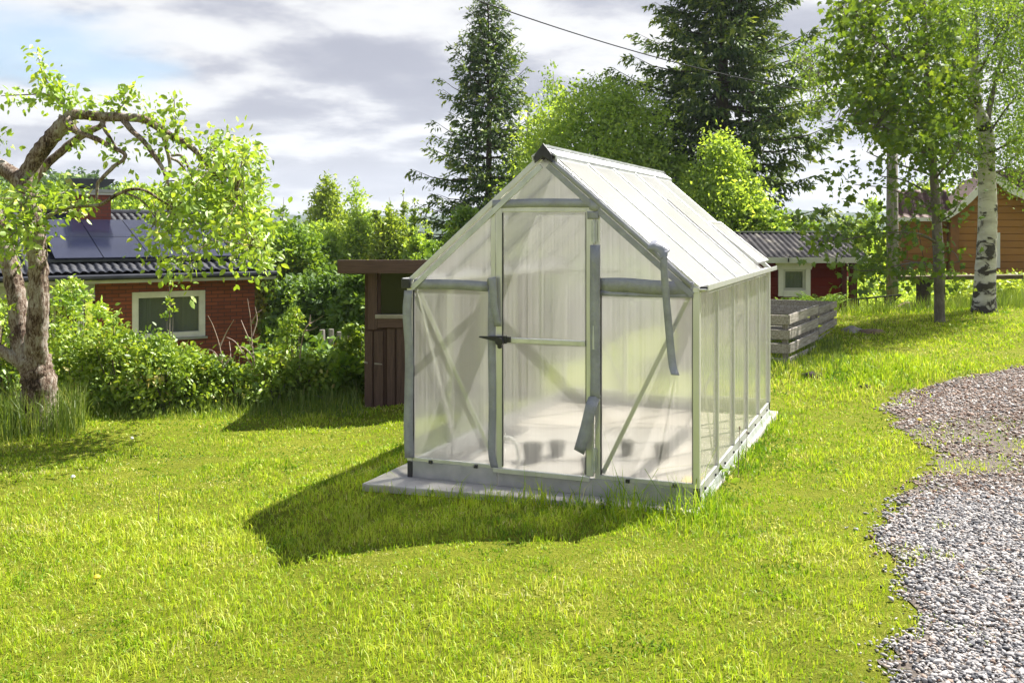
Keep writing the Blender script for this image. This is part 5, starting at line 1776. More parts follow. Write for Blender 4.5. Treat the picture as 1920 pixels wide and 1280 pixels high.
def tree(name, label, px, ytop, ybot, hw, Y, prof, mat, barkm, leaf=0.13, clumps=90, per=75, cr=None, kind='fine', group=None, trunk_r=None, cat='tree', aspect=0.55, droop=0.25, lean=0.0, hollow=0.5, flat=0.8):
    g = GX(px, Y)
    z0, z1 = W(px, ybot, Y).z, W(px, ytop, Y).z
    R = hw / FPX * Y
    o = thing(name, label, cat, g, 0, group)
    cr = cr or R * 0.38
    P, out, var, c = crown_points((g.x, g.y), z0, z1, PROF[prof], R, clumps, per, cr, flat, hollow)
    P[:, 0] += lean * (P[:, 2] - z0)
    c[:, 0] += lean * (c[:, 2] - z0)
    L = leaf * rng.uniform(0.65, 1.25, len(P))
    leaf_obj('crown', P, L, var, M[mat], o, g, kind, axis=out * 0.6, aspect=aspect, droop=droop)
    m = MB()
    H = z1 - g.z
    tr = trunk_r or max(0.035, H * 0.012)
    zz = [-0.15, 0.25 * H, 0.5 * H, 0.75 * H, 0.96 * H]
    m.tube([(0.02 * H * math.sin(i * 1.7) * 0.4 + lean * max(0, g.z + z - z0), 0.015 * H * math.cos(i * 2.1) * 0.4, z) for i, z in enumerate(zz)], [tr, tr * 0.8, tr * 0.6, tr * 0.35, tr * 0.08], 8, rough=0.06)
    for i in rng.permutation(len(c))[:26]:
        q = c[i] - np.array(g)
        rr = math.hypot(q[0], q[1])
        zs = max(0.1 * H, q[2] - 0.75 * rr - 0.1)
        m.tube([(lean * max(0, g.z + zs - z0), 0, zs), (q[0] * 0.5, q[1] * 0.5, zs + (q[2] - zs) * 0.62), tuple(q)], [tr * 0.34, tr * 0.2, tr * 0.06], 5, cap=False)
    m.build('trunk', M[barkm], o, smooth=True)
    return o


BG = 'broadleaf trees behind the garden'
trees_bg = [
    ('birch_tree', 'tall grey-green birch rising just right of the apple tree leaves', 484, 318, 560, 42, 34, 'birch', 'leaf_birch', 0.14, 110, 55),
    ('birch_tree', 'slim birch with a pointed top between the apple leaves and the distant blue hill', 531, 358, 560, 24, 38, 'spire', 'leaf_birch', 0.14, 70, 45),
    ('birch_tree', 'full birch standing right of the gap with the distant blue hill', 612, 330, 570, 50, 36, 'birch', 'leaf_yellow', 0.14, 300, 70),
    ('birch_tree', 'airy birch with a rounded top, second right of the blue hill gap', 668, 342, 560, 46, 38, 'birch', 'leaf_willow', 0.14, 220, 60),
    ('aspen_tree', 'shortest pale young tree between the rounded birch and the thin spires', 704, 392, 560, 26, 33, 'birch', 'leaf_yellow', 0.13, 70, 55),
    ('aspen_tree', 'thin spire of a young tree, leftmost of the row above the cabin roof', 729, 358, 540, 20, 32, 'spire', 'leaf_willow', 0.13, 60, 40),
    ('aspen_tree', 'tallest thin spire in the row of young trees above the cabin roof', 756, 350, 540, 20, 32.5, 'spire', 'leaf_yellow', 0.13, 60, 40),
    ('aspen_tree', 'young spire tree right of the tallest one in the row above the cabin', 777, 370, 540, 18, 31.5, 'spire', 'leaf_willow', 0.13, 60, 40),
    ('aspen_tree', 'small spire tree partly behind the left spruce boughs', 799, 380, 540, 18, 33, 'spire', 'leaf_willow', 0.13, 50, 40),
    ('rowan_tree', 'round mid-green tree right behind the corner of the brick house', 538, 420, 640, 72, 27, 'round', 'leaf_broad', 0.14, 210, 85),
    ('rowan_tree', 'pale rounded tree below the full birch', 606, 415, 620, 52, 29, 'round', 'leaf_willow', 0.13, 170, 80),
    ('willow_tree', 'light green feathery tree above the left end of the cabin roof', 672, 405, 620, 54, 28, 'birch', 'leaf_willow', 0.13, 200, 75),
    ('willow_tree', 'yellow-green feathery tree right above the middle of the cabin roof', 734, 392, 600, 54, 27.5, 'birch', 'leaf_yellow', 0.13, 210, 75),
    ('willow_tree', 'light green tree between the cabin roof and the left spruce', 783, 420, 600, 36, 27, 'birch', 'leaf_willow', 0.13, 90, 75),
    ('maple_tree', 'dark leafy tree behind the bushes, left of the old fence posts', 553, 520, 690, 56, 20, 'dome', 'leaf_dark', 0.13, 130, 85),
    ('maple_tree', 'dark leafy tree straight above the old fence posts', 618, 505, 655, 58, 19.5, 'round', 'leaf_dark', 0.13, 150, 90),
    ('maple_tree', 'dark leafy tree pressing against the left side of the cabin', 676, 512, 660, 46, 18.5, 'round', 'leaf_dark', 0.13, 130, 90),
    ('hazel_bush', 'dark bush behind the greenhouse showing through its left panels', 815, 488, 640, 62, 16.5, 'dome', 'leaf_dark', 0.12, 120, 80),
    ('hazel_bush', 'dark bush behind the greenhouse door', 975, 470, 620, 80, 17.5, 'dome', 'leaf_dark', 0.12, 150, 80),
    ('hazel_bush', 'dark bush behind the right front panels of the greenhouse', 1150, 480, 610, 85, 17.0, 'dome', 'leaf_dark', 0.12, 150, 80),
    ('rowan_tree', 'small bright round tree peeping out at the foot of the left spruce', 882, 392, 520, 44, 24, 'round', 'leaf_broad', 0.12, 80, 70),
    ('rowan_tree', 'low green tree under the left spruce boughs above the cabin', 824, 455, 560, 46, 25, 'round', 'leaf_broad', 0.12, 80, 70),
    ('willow_tree', 'large round light green tree above the greenhouse ridge', 1122, 158, 520, 138, 27, 'round', 'leaf_willow', 0.125, 460, 100),
    ('willow_tree', 'light green tree at the far end of the greenhouse ridge', 1262, 290, 520, 55, 26.5, 'round', 'leaf_willow', 0.125, 110, 85),
    ('birch_tree', 'wind-blown birch top behind the left spruce', 1036, 116, 520, 62, 42, 'birch', 'leaf_birch', 0.16, 120, 60),
    ('birch_tree', 'dark birch top peeping over the big round light tree', 1140, 126, 500, 44, 43, 'birch', 'leaf_birch', 0.16, 90, 60),
    ('birch_tree', 'birch crown between the left spruce and the big round light tree', 990, 165, 520, 45, 40, 'birch', 'leaf_birch', 0.16, 80, 60),
    ('goat_willow', 'yellow-green feathery tree in front of the large spruce', 1352, 250, 520, 104, 24.5, 'birch', 'leaf_willow', 0.12, 300, 85),
    ('rowan_tree', 'green tree over the left end of the red shed roof', 1432, 385, 500, 46, 24, 'round', 'leaf_broad', 0.12, 90, 75),
    ('rowan_tree', 'lower leafy tree behind the ridge of the red shed roof', 1492, 405, 500, 42, 30, 'round', 'leaf_broad', 0.13, 80, 70),
    ('birch_tree', 'pale distant tree just right of the red shed roof', 1588, 408, 520, 48, 50, 'round', 'leaf_birch', 0.19, 100, 60),
    ('birch_tree', 'distant birch left of the utility pole', 1640, 372, 530, 40, 46, 'birch', 'leaf_willow', 0.18, 90, 60),
    ('goat_willow', 'yellowish distant tree between the utility pole and the log house', 1704, 385, 530, 34, 42, 'round', 'leaf_yellow', 0.17, 80, 60),
    ('goat_willow', 'yellow-green tree behind the left wing of the log house', 1745, 340, 500, 52, 36, 'round', 'leaf_yellow', 0.15, 90, 60),
    ('rowan_tree', 'low light green bushy tree behind the foot of the utility pole', 1655, 460, 545, 46, 30, 'round', 'leaf_willow', 0.13, 80, 70),
    ('willow_tree', 'light green tree right behind the brick chimney', 252, 340, 480, 50, 45, 'round', 'leaf_willow', 0.18, 120, 60),
    ('birch_tree', 'green tree behind the black roof between chimney and apple leaves', 318, 352, 480, 42, 48, 'round', 'leaf_yellow', 0.18, 100, 60),
    ('willow_tree', 'light green tree left of the brick chimney', 96, 352, 480, 52, 46, 'round', 'leaf_willow', 0.18, 110, 60),
    ('birch_tree', 'green tree behind the apple tree fork at the picture edge', 12, 345, 480, 56, 48, 'round', 'leaf_birch', 0.18, 110, 60),
    ('birch_tree', 'green tree behind the roof hidden mostly by the apple leaf mass', 392, 348, 500, 48, 47, 'round', 'leaf_birch', 0.18, 100, 60),
    ('birch_tree', 'grey-green tree peeping over the hanging apple leaves', 440, 345, 520, 40, 40, 'birch', 'leaf_birch', 0.16, 90, 60),
]
for (nm, lb, px, yt, yb, hw, Y, pf, mt, lf, nc, per) in trees_bg:
    tree(nm, lb, px, yt, yb, hw, Y, pf, mt, 'grey_bark', lf, nc, per, group=BG, cr=hw / FPX * Y * (0.34 if pf in ('round', 'dome') else 0.42), hollow=0.42)


# ------------------------------------------------------------------ spruces
def spruce(label, px, ytop, Y, R, zcrown, whorls, seed, dens=1.0, group='tall spruces behind the greenhouse', power=0.85, tip=None):
    r_ = np.random.default_rng(seed)
    g = GX(px, Y)
    zt = W(px, ytop, Y).z if tip is None else tip
    o = thing('spruce_tree', label, 'tree', g, 0, group)
    H = zt - g.z
    m = MB()
    lean = [(0, 0, -0.2), (0.02, 0, 0.3 * H), (0.05, 0.02, 0.6 * H), (0.03, 0, 0.85 * H), (0.02, 0, H)]
    m.tube(lean, [0.012 * H + 0.05, 0.011 * H + 0.02, 0.0075 * H, 0.003 * H, 0.008], 10, rough=0.05)
    Cs, As, Ls, Vs = [], [], [], []
    hs = zcrown - g.z
    zz = hs
    k = 0
    while zz < H - 0.12:
        t = (zz - hs) / (H - hs)
        blen = R * (1 - t) ** power * r_.uniform(0.78, 1.16) + 0.12
        nb = int(r_.integers(5, 8))
        a0 = r_.uniform(0, 6.28)
        for b in range(nb):
            az = a0 + b * 6.283 / nb + r_.normal(0, 0.2)
            ln = blen * r_.uniform(0.62, 1.12)
            sag = (-0.42 + 0.95 * t) * ln + r_.normal(0, 0.05) * ln
            n = 9
            s = np.linspace(0, 1, n)
            rad = ln * s
            hgt = sag * s + (0.30 * ln) * s ** 2.6 + 0.03 * ln
            pts = np.stack([rad * math.cos(az), rad * math.sin(az), zz + hgt], 1)
            m.tube([tuple(q) for q in pts[::2]], list(np.linspace(0.012 + 0.012 * ln, 0.004, len(pts[::2]))), 4, cap=False)
            # side twigs hang from both sides of the bough
            nt = max(6, int(ln * 20 * dens))
            u = np.sort(r_.uniform(0.10, 1.0, nt))
            P = np.stack([np.interp(u, s, pts[:, j]) for j in range(3)], 1)
            side = np.where(r_.uniform(0, 1, nt) < 0.5, -1.0, 1.0)
            fwd = np.array([math.cos(az), math.sin(az), 0.0])
            lat = np.array([-math.sin(az), math.cos(az), 0.0])
            tl = (0.16 + 0.30 * ln * (1 - 0.75 * u)) * r_.uniform(0.6, 1.2, nt)
            d = unit(fwd[None] * (0.55 + 0.6 * u[:, None]) + lat[None] * side[:, None] * (1.0 - 0.35 * u[:, None]) + np.array([0, 0, 1.0])[None] * r_.normal(-0.38, 0.22, nt)[:, None])
            # each twig becomes a row of needle sprays
            for q in range(7):
                f = (q + 0.3) / 7
                Cs.append(P + d * (tl * f)[:, None] + r_.normal(0, 0.012, (nt, 3)))
                dd = d + r_.normal(0, 0.55, (nt, 3))
                dd[:, 2] -= 0.18
                As.append(unit(dd))
                Ls.append(np.minimum(0.20, tl * 0.55) * r_.uniform(0.6, 1.25, nt))
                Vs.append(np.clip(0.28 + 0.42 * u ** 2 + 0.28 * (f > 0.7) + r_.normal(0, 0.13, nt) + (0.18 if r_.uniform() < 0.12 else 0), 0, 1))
        zz += (0.16 + 0.17 * (1 - t)) * H / whorls * 2.7
        k += 1
    C = np.concatenate(Cs)
    A = np.concatenate(As)
    L = np.concatenate(Ls)
    V = np.concatenate(Vs)
    g0 = np.zeros(3)
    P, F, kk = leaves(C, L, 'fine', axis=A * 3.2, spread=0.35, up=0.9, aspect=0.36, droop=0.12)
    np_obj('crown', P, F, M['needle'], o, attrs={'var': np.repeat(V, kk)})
    m.build('trunk', M['dark_bark'], o, smooth=True)
    return o


spruce('slender dark spruce standing left of the greenhouse ridge', 914, -12, 31.0, 2.85, W(914, 490, 31).z, 28, 5, 0.6, power=0.78)
spruce('huge dark spruce with its top out of sight behind the greenhouse', 1352, 0, 28.0, 3.15, W(1352, 440, 28).z, 34, 9, 1.15, power=0.62, tip=14.8)

# ------------------------------------------------------------------ wooded slope far behind the brick house
def far_wood():
    n = 900
    Yd = rng.uniform(105, 185, n)
    px = rng.uniform(-160, 350, n)
    x = (px - 960) / FPX * Yd
    zg = terrain(x, Yd)
    Cs, Ls, As, Vs = [], [], [], []
    for i in range(n):
        con = rng.uniform() < 0.65
        H = rng.uniform(5.5, 8.5)
        if con:
            t = rng.uniform(0, 1, 85) ** 1.3
            r = (1 - t) * 1.25 * rng.uniform(0.3, 1, 85)
            tone = 0.10
        else:
            t = rng.uniform(0.1, 1, 85)
            r = np.sqrt(np.clip(1 - (2 * t - 1.1) ** 2, 0.02, 1)) * 1.9 * rng.uniform(0.2, 1, 85)
            tone = 0.6
            H *= 0.85
        a = rng.uniform(0, 6.28, 85)
        Cs.append(np.stack([x[i] + r * np.cos(a), Yd[i] + r * np.sin(a), zg[i] + t * H], 1))
        Ls.append(rng.uniform(0.5, 0.95, 85))
        Vs.append(np.clip(tone + rng.normal(0, 0.1, 85), 0, 1))
    C = np.concatenate(Cs)
    P, F, kk = leaves(C, np.concatenate(Ls), 'fine', spread=1.0, up=0.6, aspect=0.6, droop=0.4)
    o = np_obj('far_wood', P, F, M['leaf_dark'], attrs={'var': np.repeat(np.concatenate(Vs), kk)})
    tag(o, 'dark wooded slope far behind the brick house', 'wood', kind='stuff')


far_wood()

# ------------------------------------------------------------------ limbs drawn from the photograph, in depth
def limb(m, pts, base, n=8, rough=0.08, per=4):
    """pts: (px, py, metres away, radius)"""
    S_ = spline(pts, per)
    m.tube([tuple(W(p[0], p[1], p[2]) - base) for p in S_], [max(0.003, p[3]) for p in S_], n, rough=rough)


def along(pts, n, spread, per=8):
    """n points scattered round a limb"""
    S_ = np.array([tuple(W(p[0], p[1], p[2])) for p in spline(pts, per)])
    t = rng.uniform(0, len(S_) - 1, n)
    i = np.minimum(t.astype(int), len(S_) - 2)
    P = S_[i] + (S_[i + 1] - S_[i]) * (t - i)[:, None]
    d = unit(S_[i + 1] - S_[i])
    off = rng.normal(0, 1, (n, 3)) * spread
    return P + off, unit(unit(off) + 0.5 * d)


def inside(px, py, poly):
    c = np.zeros(len(px), bool)
    j = len(poly) - 1
    for i in range(len(poly)):
        xi, yi = poly[i]
        xj, yj = poly[j]
        c ^= ((yi > py) != (yj > py)) & (px < (xj - xi) * (py - yi) / (yj - yi + 1e-9) + xi)
        j = i
    return c


def fill(poly, clumps, per, Y, dY, cr, m=None, base=None, roots=None, twig=0.004):
    """leaf clumps filling the region that a crown covers; each clump hangs on a twig from the nearest limb point"""
    p = np.array(poly, float)
    lo, hi = p.min(0), p.max(0)
    q = rng.uniform(0, 1, (clumps * 8, 2)) * (hi - lo) + lo
    q = q[inside(q[:, 0], q[:, 1], poly)][:clumps]
    Yc = Y + rng.normal(0, dY, len(q))
    c = np.array([tuple(W(a, b, y)) for (a, b), y in zip(q, Yc)])
    sz = cr * rng.uniform(0.6, 1.3, len(c))
    k = np.maximum(3, (per * (sz / cr)).astype(int))
    idx = np.repeat(np.arange(len(c)), k)
    g = rng.normal(0, 0.55, (len(idx), 3)) * sz[idx][:, None]
    if m is not None and roots is not None:
        rt = np.array(roots)
        for cc in c:
            d = np.linalg.norm(rt - cc, axis=1)
            s = rt[np.argmin(d + rng.uniform(0, 0.3, len(d)))]
            mid = (s + cc) / 2 + np.array([0, 0, 0.10 * np.linalg.norm(s - cc)]) + rng.normal(0, 0.03, 3)
            m.tube([tuple(s - base), tuple(mid - base), tuple(cc - base)], [twig * 1.6, twig, twig * 0.5], 5, cap=False)
    tone = 0.5 + 0.15 * rng.normal(0, 1, len(c))
    return c[idx] + g, unit(g), tone[idx] + 0.15 * rng.normal(0, 1, len(idx))


# ------------------------------------------------------------------ apple tree
AY = 8.9
ab = GX(72, AY)
apple = thing('apple_tree', 'old gnarled apple tree with a long arching bough on the left of the lawn', 'tree', ab)
AB = np.array(ab)
m = MB()
D = AY
yb_ = HORIZ + (CAMZ - ab.z) / D * FPX               # where the trunk meets the ground
limb(m, [(70, yb_ + 12, D, 0.2175), (69, yb_ - 16, D, 0.1740), (71, 748, D, 0.1462), (74, 722, D, 0.1496), (68, 695, D, 0.1392), (64, 668, D, 0.1348)], ab, 20, 0.09, 7)
limb(m, [(62, 690, D, 0.1131), (44, 655, D, 0.0974), (36, 590, D + 0.05, 0.0870), (26, 530, D + 0.1, 0.0800), (12, 470, D + 0.15, 0.0766), (-12, 400, D + 0.2, 0.0696), (-30, 320, D + 0.2, 0.0609), (-55, 230, D + 0.2, 0.0435)], ab, 16, 0.12, 7)
limb(m, [(70, 690, D, 0.1044), (68, 640, D - 0.08, 0.0922), (72, 580, D - 0.12, 0.0853), (72, 520, D - 0.12, 0.0827), (69, 460, D - 0.1, 0.0800), (64, 410, D - 0.08, 0.0783), (48, 360, D - 0.05, 0.0766), (52, 328, D, 0.0748), (70, 292, D, 0.0722), (98, 258, D, 0.0713), (120, 232, D, 0.0696), (126, 221, D, 0.0679)], ab, 16, 0.13, 6)
limb(m, [(122, 232, D, 0.06), (134, 216, D, 0.05), (160, 216, D, 0.044), (188, 219, D, 0.046), (230, 220, D - 0.05, 0.041), (266, 223, D - 0.08, 0.038), (292, 236, D - 0.1, 0.034), (322, 256, D - 0.12, 0.029), (352, 271, D - 0.15, 0.026), (380, 297, D - 0.18, 0.022), (410, 330, D - 0.2, 0.014), (440, 370, D - 0.25, 0.007)], ab, 10, 0.07)
limb(m, [(50, 352, D, 0.075), (30, 332, D, 0.072), (0, 312, D + 0.05, 0.066), (-40, 290, D + 0.1, 0.05)], ab, 10, 0.06)
limb(m, [(62, 340, D + 0.12, 0.05), (84, 312, D + 0.18, 0.040), (112, 287, D + 0.22, 0.036), (134, 268, D + 0.25, 0.034), (166, 247, D + 0.28, 0.032), (186, 238, D + 0.3, 0.026), (196, 228, D + 0.3, 0.02)], ab, 8, 0.09)
limb(m, [(124, 224, D - 0.05, 0.05), (138, 243, D - 0.12, 0.034), (152, 250, D - 0.15, 0.026), (184, 262, D - 0.2, 0.023), (210, 276, D - 0.22, 0.021), (233, 288, D - 0.25, 0.018), (231, 300, D - 0.25, 0.017), (214, 312, D - 0.25, 0.017), (190, 336, D - 0.25, 0.017), (183, 345, D - 0.25, 0.015), (181, 378, D - 0.25, 0.009)], ab, 8, 0.09)
limb(m, [(190, 224, D, 0.022), (196, 242, D - 0.08, 0.018), (206, 258, D - 0.1, 0.013), (222, 282, D - 0.1, 0.008)], ab, 7, 0.08)
limb(m, [(232, 226, D - 0.05, 0.030), (248, 246, D - 0.15, 0.024), (268, 264, D - 0.22, 0.022), (288, 290, D - 0.28, 0.020), (306, 318, D - 0.3, 0.018), (314, 340, D - 0.32, 0.013), (330, 385, D - 0.35, 0.008)], ab, 8, 0.08)
limb(m, [(304, 246, D - 0.1, 0.020), (312, 278, D - 0.05, 0.017), (318, 302, D, 0.016), (318, 330, D, 0.010)], ab, 7, 0.08)
limb(m, [(318, 296, D, 0.012), (334, 303, D + 0.05, 0.013), (346, 318, D + 0.08, 0.011), (356, 345, D + 0.1, 0.007)], ab, 7, 0.08)
limb(m, [(322, 292, D - 0.05, 0.012), (340, 292, D - 0.1, 0.013), (352, 312, D - 0.12, 0.011), (362, 340, D - 0.15, 0.008), (372, 390, D - 0.2, 0.005)], ab, 7, 0.08)
limb(m, [(66, 425, D - 0.1, 0.03), (100, 400, D - 0.25, 0.017), (140, 388, D - 0.32, 0.014), (186, 384, D - 0.38, 0.015), (214, 368, D - 0.42, 0.015), (246, 355, D - 0.45, 0.014), (274, 358, D - 0.48, 0.012), (302, 376, D - 0.5, 0.010), (330, 395, D - 0.5, 0.007), (350, 430, D - 0.5, 0.005)], ab, 8, 0.08)
limb(m, [(234, 362, D - 0.44, 0.010), (256, 370, D - 0.5, 0.009), (276, 386, D - 0.52, 0.006), (292, 410, D - 0.55, 0.004)], ab, 6, 0.08)
limb(m, [(64, 690, D, 0.07), (40, 680, D - 0.05, 0.058), (16, 665, D - 0.08, 0.052), (-10, 652, D - 0.1, 0.050), (-60, 640, D - 0.1, 0.04)], ab, 10, 0.08)
limb(m, [(96, 172, D, 0.006), (112, 190, D, 0.008), (130, 206, D, 0.010), (138, 216, D, 0.012)], ab, 6)
limb(m, [(70, 92, D + 0.1, 0.003), (78, 132, D + 0.05, 0.005), (98, 170, D, 0.007)], ab, 6)
limb(m, [(2, 180, D + 0.1, 0.003), (45, 178, D + 0.1, 0.005), (92, 178, D, 0.007), (120, 196, D, 0.008), (132, 212, D, 0.01)], ab, 6)
limb(m, [(326, 178, D - 0.12, 0.003), (328, 215, D - 0.12, 0.005), (330, 254, D - 0.12, 0.007)], ab, 6)
limb(m, [(250, 165, D, 0.003), (236, 190, D, 0.005), (214, 215, D, 0.007)], ab, 6)
PL, PD, PV = [], [], []


def add(res, var0=0.5):
    PL.append(res[0])
    PD.append(res[1])
    PV.append(res[2] if len(res) > 2 else var0 + 0.16 * rng.normal(0, 1, len(res[0])))


def tw(pts, n, spread, v=0.5):
    add(along([(a, b, D + dz, 0) for a, b, dz in pts], n, spread), v)


tw([(68, 92, .1), (76, 125, .06), (86, 150, .03), (98, 172, 0)], 95, 0.055, 0.62)
tw([(86, 135, 0), (105, 160, 0), (122, 182, 0)], 70, 0.06)
tw([(2, 180, .1), (30, 184, .1), (60, 185, .1), (95, 180, 0)], 95, 0.05, 0.42)
tw([(95, 172, 0), (118, 186, 0), (138, 194, 0)], 80, 0.06)
tw([(135, 192, 0), (165, 196, 0), (200, 200, 0), (232, 190, 0)], 120, 0.05)
tw([(215, 190, 0), (236, 182, 0), (250, 168, 0)], 75, 0.05, 0.62)
tw([(256, 198, -.1), (275, 210, -.1), (290, 218, -.1)], 45, 0.05)
tw([(322, 178, -.12), (327, 208, -.12), (330, 240, -.12)], 60, 0.05, 0.6)
tw([(284, 228, -.1), (310, 240, -.12), (335, 252, -.12), (354, 262, -.15)], 120, 0.06)
tw([(150, 236, -.1), (165, 246, -.1)], 22, 0.05, 0.85)
tw([(136, 252, -.1), (142, 275, -.1)], 34, 0.05)
tw([(205, 255, -.1), (222, 275, -.2), (236, 290, -.25), (200, 300, -.25)], 60, 0.06)
tw([(258, 250, -.2), (272, 262, -.2)], 24, 0.05)
tw([(295, 275, -.2), (300, 290, -.2)], 24, 0.05)
tw([(0, 255, 0), (8, 275, 0)], 30, 0.05)
roots = [tuple(W(a, b, D - 0.2)) for a, b in ((380, 297), (410, 330), (440, 370), (314, 340), (330, 385), (318, 330), (356, 345), (372, 390), (350, 430), (330, 395), (292, 410), (400, 420), (430, 440), (460, 400), (470, 460))]
big_mass = [(300, 352), (330, 350), (358, 318), (372, 290), (396, 262), (420, 252), (445, 268), (470, 262), (486, 290), (482, 318), (470, 330), (490, 345), (500, 390), (494, 430), (506, 470), (520, 520), (490, 528), (470, 548), (455, 520), (446, 478), (420, 452), (400, 465), (380, 500), (352, 505), (335, 540), (305, 515), (296, 480), (290, 440), (278, 420), (284, 400), (262, 372), (280, 362)]
add(fill(big_mass, 118, 22, D - 0.25, 0.42, 0.15, m, AB, roots))
add(fill([(380, 350), (480, 340), (490, 430), (430, 440), (380, 420)], 34, 20, D + 0.1, 0.4, 0.16, m, AB, roots))
add(fill([(395, 265), (480, 275), (480, 330), (380, 345), (372, 300)], 26, 20, D - 0.1, 0.3, 0.13, m, AB, roots))
roots2 = [tuple(W(a, b, D - 0.25)) for a, b in ((66, 425), (100, 400), (140, 388), (60, 370), (20, 440))]
low_mass = [(-20, 375), (10, 360), (45, 372), (60, 356), (90, 345), (112, 352), (150, 372), (172, 388), (150, 398), (110, 405), (100, 440), (70, 455), (55, 430), (40, 470), (0, 475), (-20, 460)]
add(fill(low_mass, 46, 24, D - 0.35, 0.25, 0.14, m, AB, roots2))
add(fill([(-20, 570), (10, 580), (25, 610), (10, 640), (-20, 640)], 8, 16, D + 0.2, 0.2, 0.12, m, AB, [tuple(W(0, 655, D))]))
leaf_obj('crown', np.concatenate(PL), 0.071 * rng.uniform(0.5, 1.2, sum(len(p) for p in PL)), np.concatenate(PV), M['leaf_apple'], apple, AB, 'leaf', axis=np.concatenate(PD) * 0.7, aspect=0.56, droop=0.35, up=0.6)
m.build('trunk', M['apple_bark'], apple, smooth=True)

# ------------------------------------------------------------------ maple in front of the log house
mg = G(1762, 604)
MY = mg.y
maple = thing('maple_tree', 'young maple with a thin mottled trunk standing left of the white birch', 'tree', mg)
MBs = np.array(mg)
m = MB()
limb(m, [(1763, 612, MY, 0.085), (1762, 590, MY, 0.072), (1760, 540, MY, 0.066), (1758, 480, MY, 0.062), (1754, 400, MY, 0.055), (1750, 330, MY, 0.050), (1745, 250, MY, 0.044), (1738, 160, MY, 0.036), (1734, 60, MY, 0.028), (1728, -60, MY, 0.016)], mg, 10, 0.07)
mbr = [
    [(1756, 455, 0, .022), (1722, 438, -.3, .016), (1670, 436, -.6, .012), (1600, 446, -.8, .008), (1540, 452, -.9, .005), (1484, 430, -1.0, .003)],
    [(1757, 500, 0, .020), (1720, 492, -.3, .014), (1670, 500, -.5, .010), (1620, 508, -.6, .006), (1588, 500, -.7, .004)],
    [(1753, 390, 0, .020), (1712, 372, -.2, .014), (1660, 352, -.5, .009), (1600, 345, -.7, .005), (1572, 318, -.8, .003)],
    [(1752, 370, 0, .018), (1700, 340, .4, .012), (1650, 330, .7, .007)],
    [(1748, 300, 0, .024), (1700, 262, -.3, .017), (1640, 240, -.6, .011), (1570, 226, -.9, .006), (1540, 232, -1.0, .003)],
    [(1746, 262, 0, .022), (1700, 200, .3, .016), (1640, 150, .6, .010), (1590, 100, .8, .006)],
    [(1742, 200, 0, .022), (1690, 120, -.3, .015), (1630, 60, -.6, .009), (1570, 20, -.8, .005)],
    [(1738, 140, 0, .018), (1700, 40, .2, .012), (1660, -40, .4, .006)],
    [(1750, 340, 0, .018), (1782, 300, -.3, .012), (1808, 262, -.5, .006)],
    [(1745, 250, 0, .018), (1778, 190, .2, .012), (1800, 130, .4, .006)],
    [(1754, 420, 0, .015), (1784, 402, -.2, .010), (1800, 380, -.3, .005)],
    [(1757, 480, 0, .013), (1784, 470, -.4, .008), (1800, 490, -.6, .004)],
]
Ps, Ds, Vs = [], [], []
for br in mbr:
    limb(m, [(a, b, MY + d, r) for a, b, d, r in br], mg, 6, 0.08)
roots = []
for br in mbr:
    for p in spline([(a, b, MY + d) for a, b, d, r in br], 3):
        roots.append(tuple(W(*p)))


def addm(res):
    Ps.append(res[0])
    Ds.append(res[1])
    Vs.append(res[2])


def mal(i, n, sp, a0=1):
    br = [(a, b, MY + d, 0) for a, b, d, r in mbr[i][a0:]]
    r = along(br, n, sp)
    addm((r[0], r[1], 0.5 + 0.18 * rng.normal(0, 1, n)))


mal(0, 150, 0.15)
mal(1, 150, 0.15)
mal(2, 150, 0.16)
mal(3, 70, 0.16)
mal(4, 90, 0.18)
for i in (8, 9, 10, 11):
    mal(i, 45, 0.15, 0)
addm(fill([(1580, -40), (1560, 20), (1552, 100), (1575, 170), (1600, 215), (1640, 262), (1690, 282), (1740, 300), (1795, 270), (1812, 200), (1800, 80), (1790, -40)], 250, 21, MY, 0.8, 0.20, m, MBs, roots, 0.004))
addm(fill([(1600, 100), (1600, 215), (1680, 290), (1760, 300), (1790, 200), (1720, 90)], 90, 16, MY - 0.3, 0.5, 0.20, m, MBs, roots, 0.004))
addm(fill([(1700, 300), (1690, 360), (1730, 420), (1790, 430), (1812, 360), (1790, 290)], 13, 12, MY - 0.1, 0.4, 0.18, m, MBs, roots, 0.004))
addm(fill([(1640, 478), (1660, 520), (1720, 535), (1790, 545), (1800, 500), (1740, 475)], 15, 13, MY - 0.3, 0.4, 0.17, m, MBs, roots, 0.004))
addm(fill([(1490, 420), (1500, 465), (1600, 465), (1700, 470), (1720, 420), (1620, 410)], 20, 13, MY - 0.6, 0.4, 0.15, m, MBs, roots, 0.004))
leaf_obj('crown', np.concatenate(Ps), 0.086 * rng.uniform(0.5, 1.3, sum(len(p) for p in Ps)), np.concatenate(Vs), M['leaf_maple'], maple, MBs, 'maple', axis=np.concatenate(Ds) * 0.6, droop=0.5, up=0.7)
m.build('trunk', M['grey_bark'], maple, smooth=True)

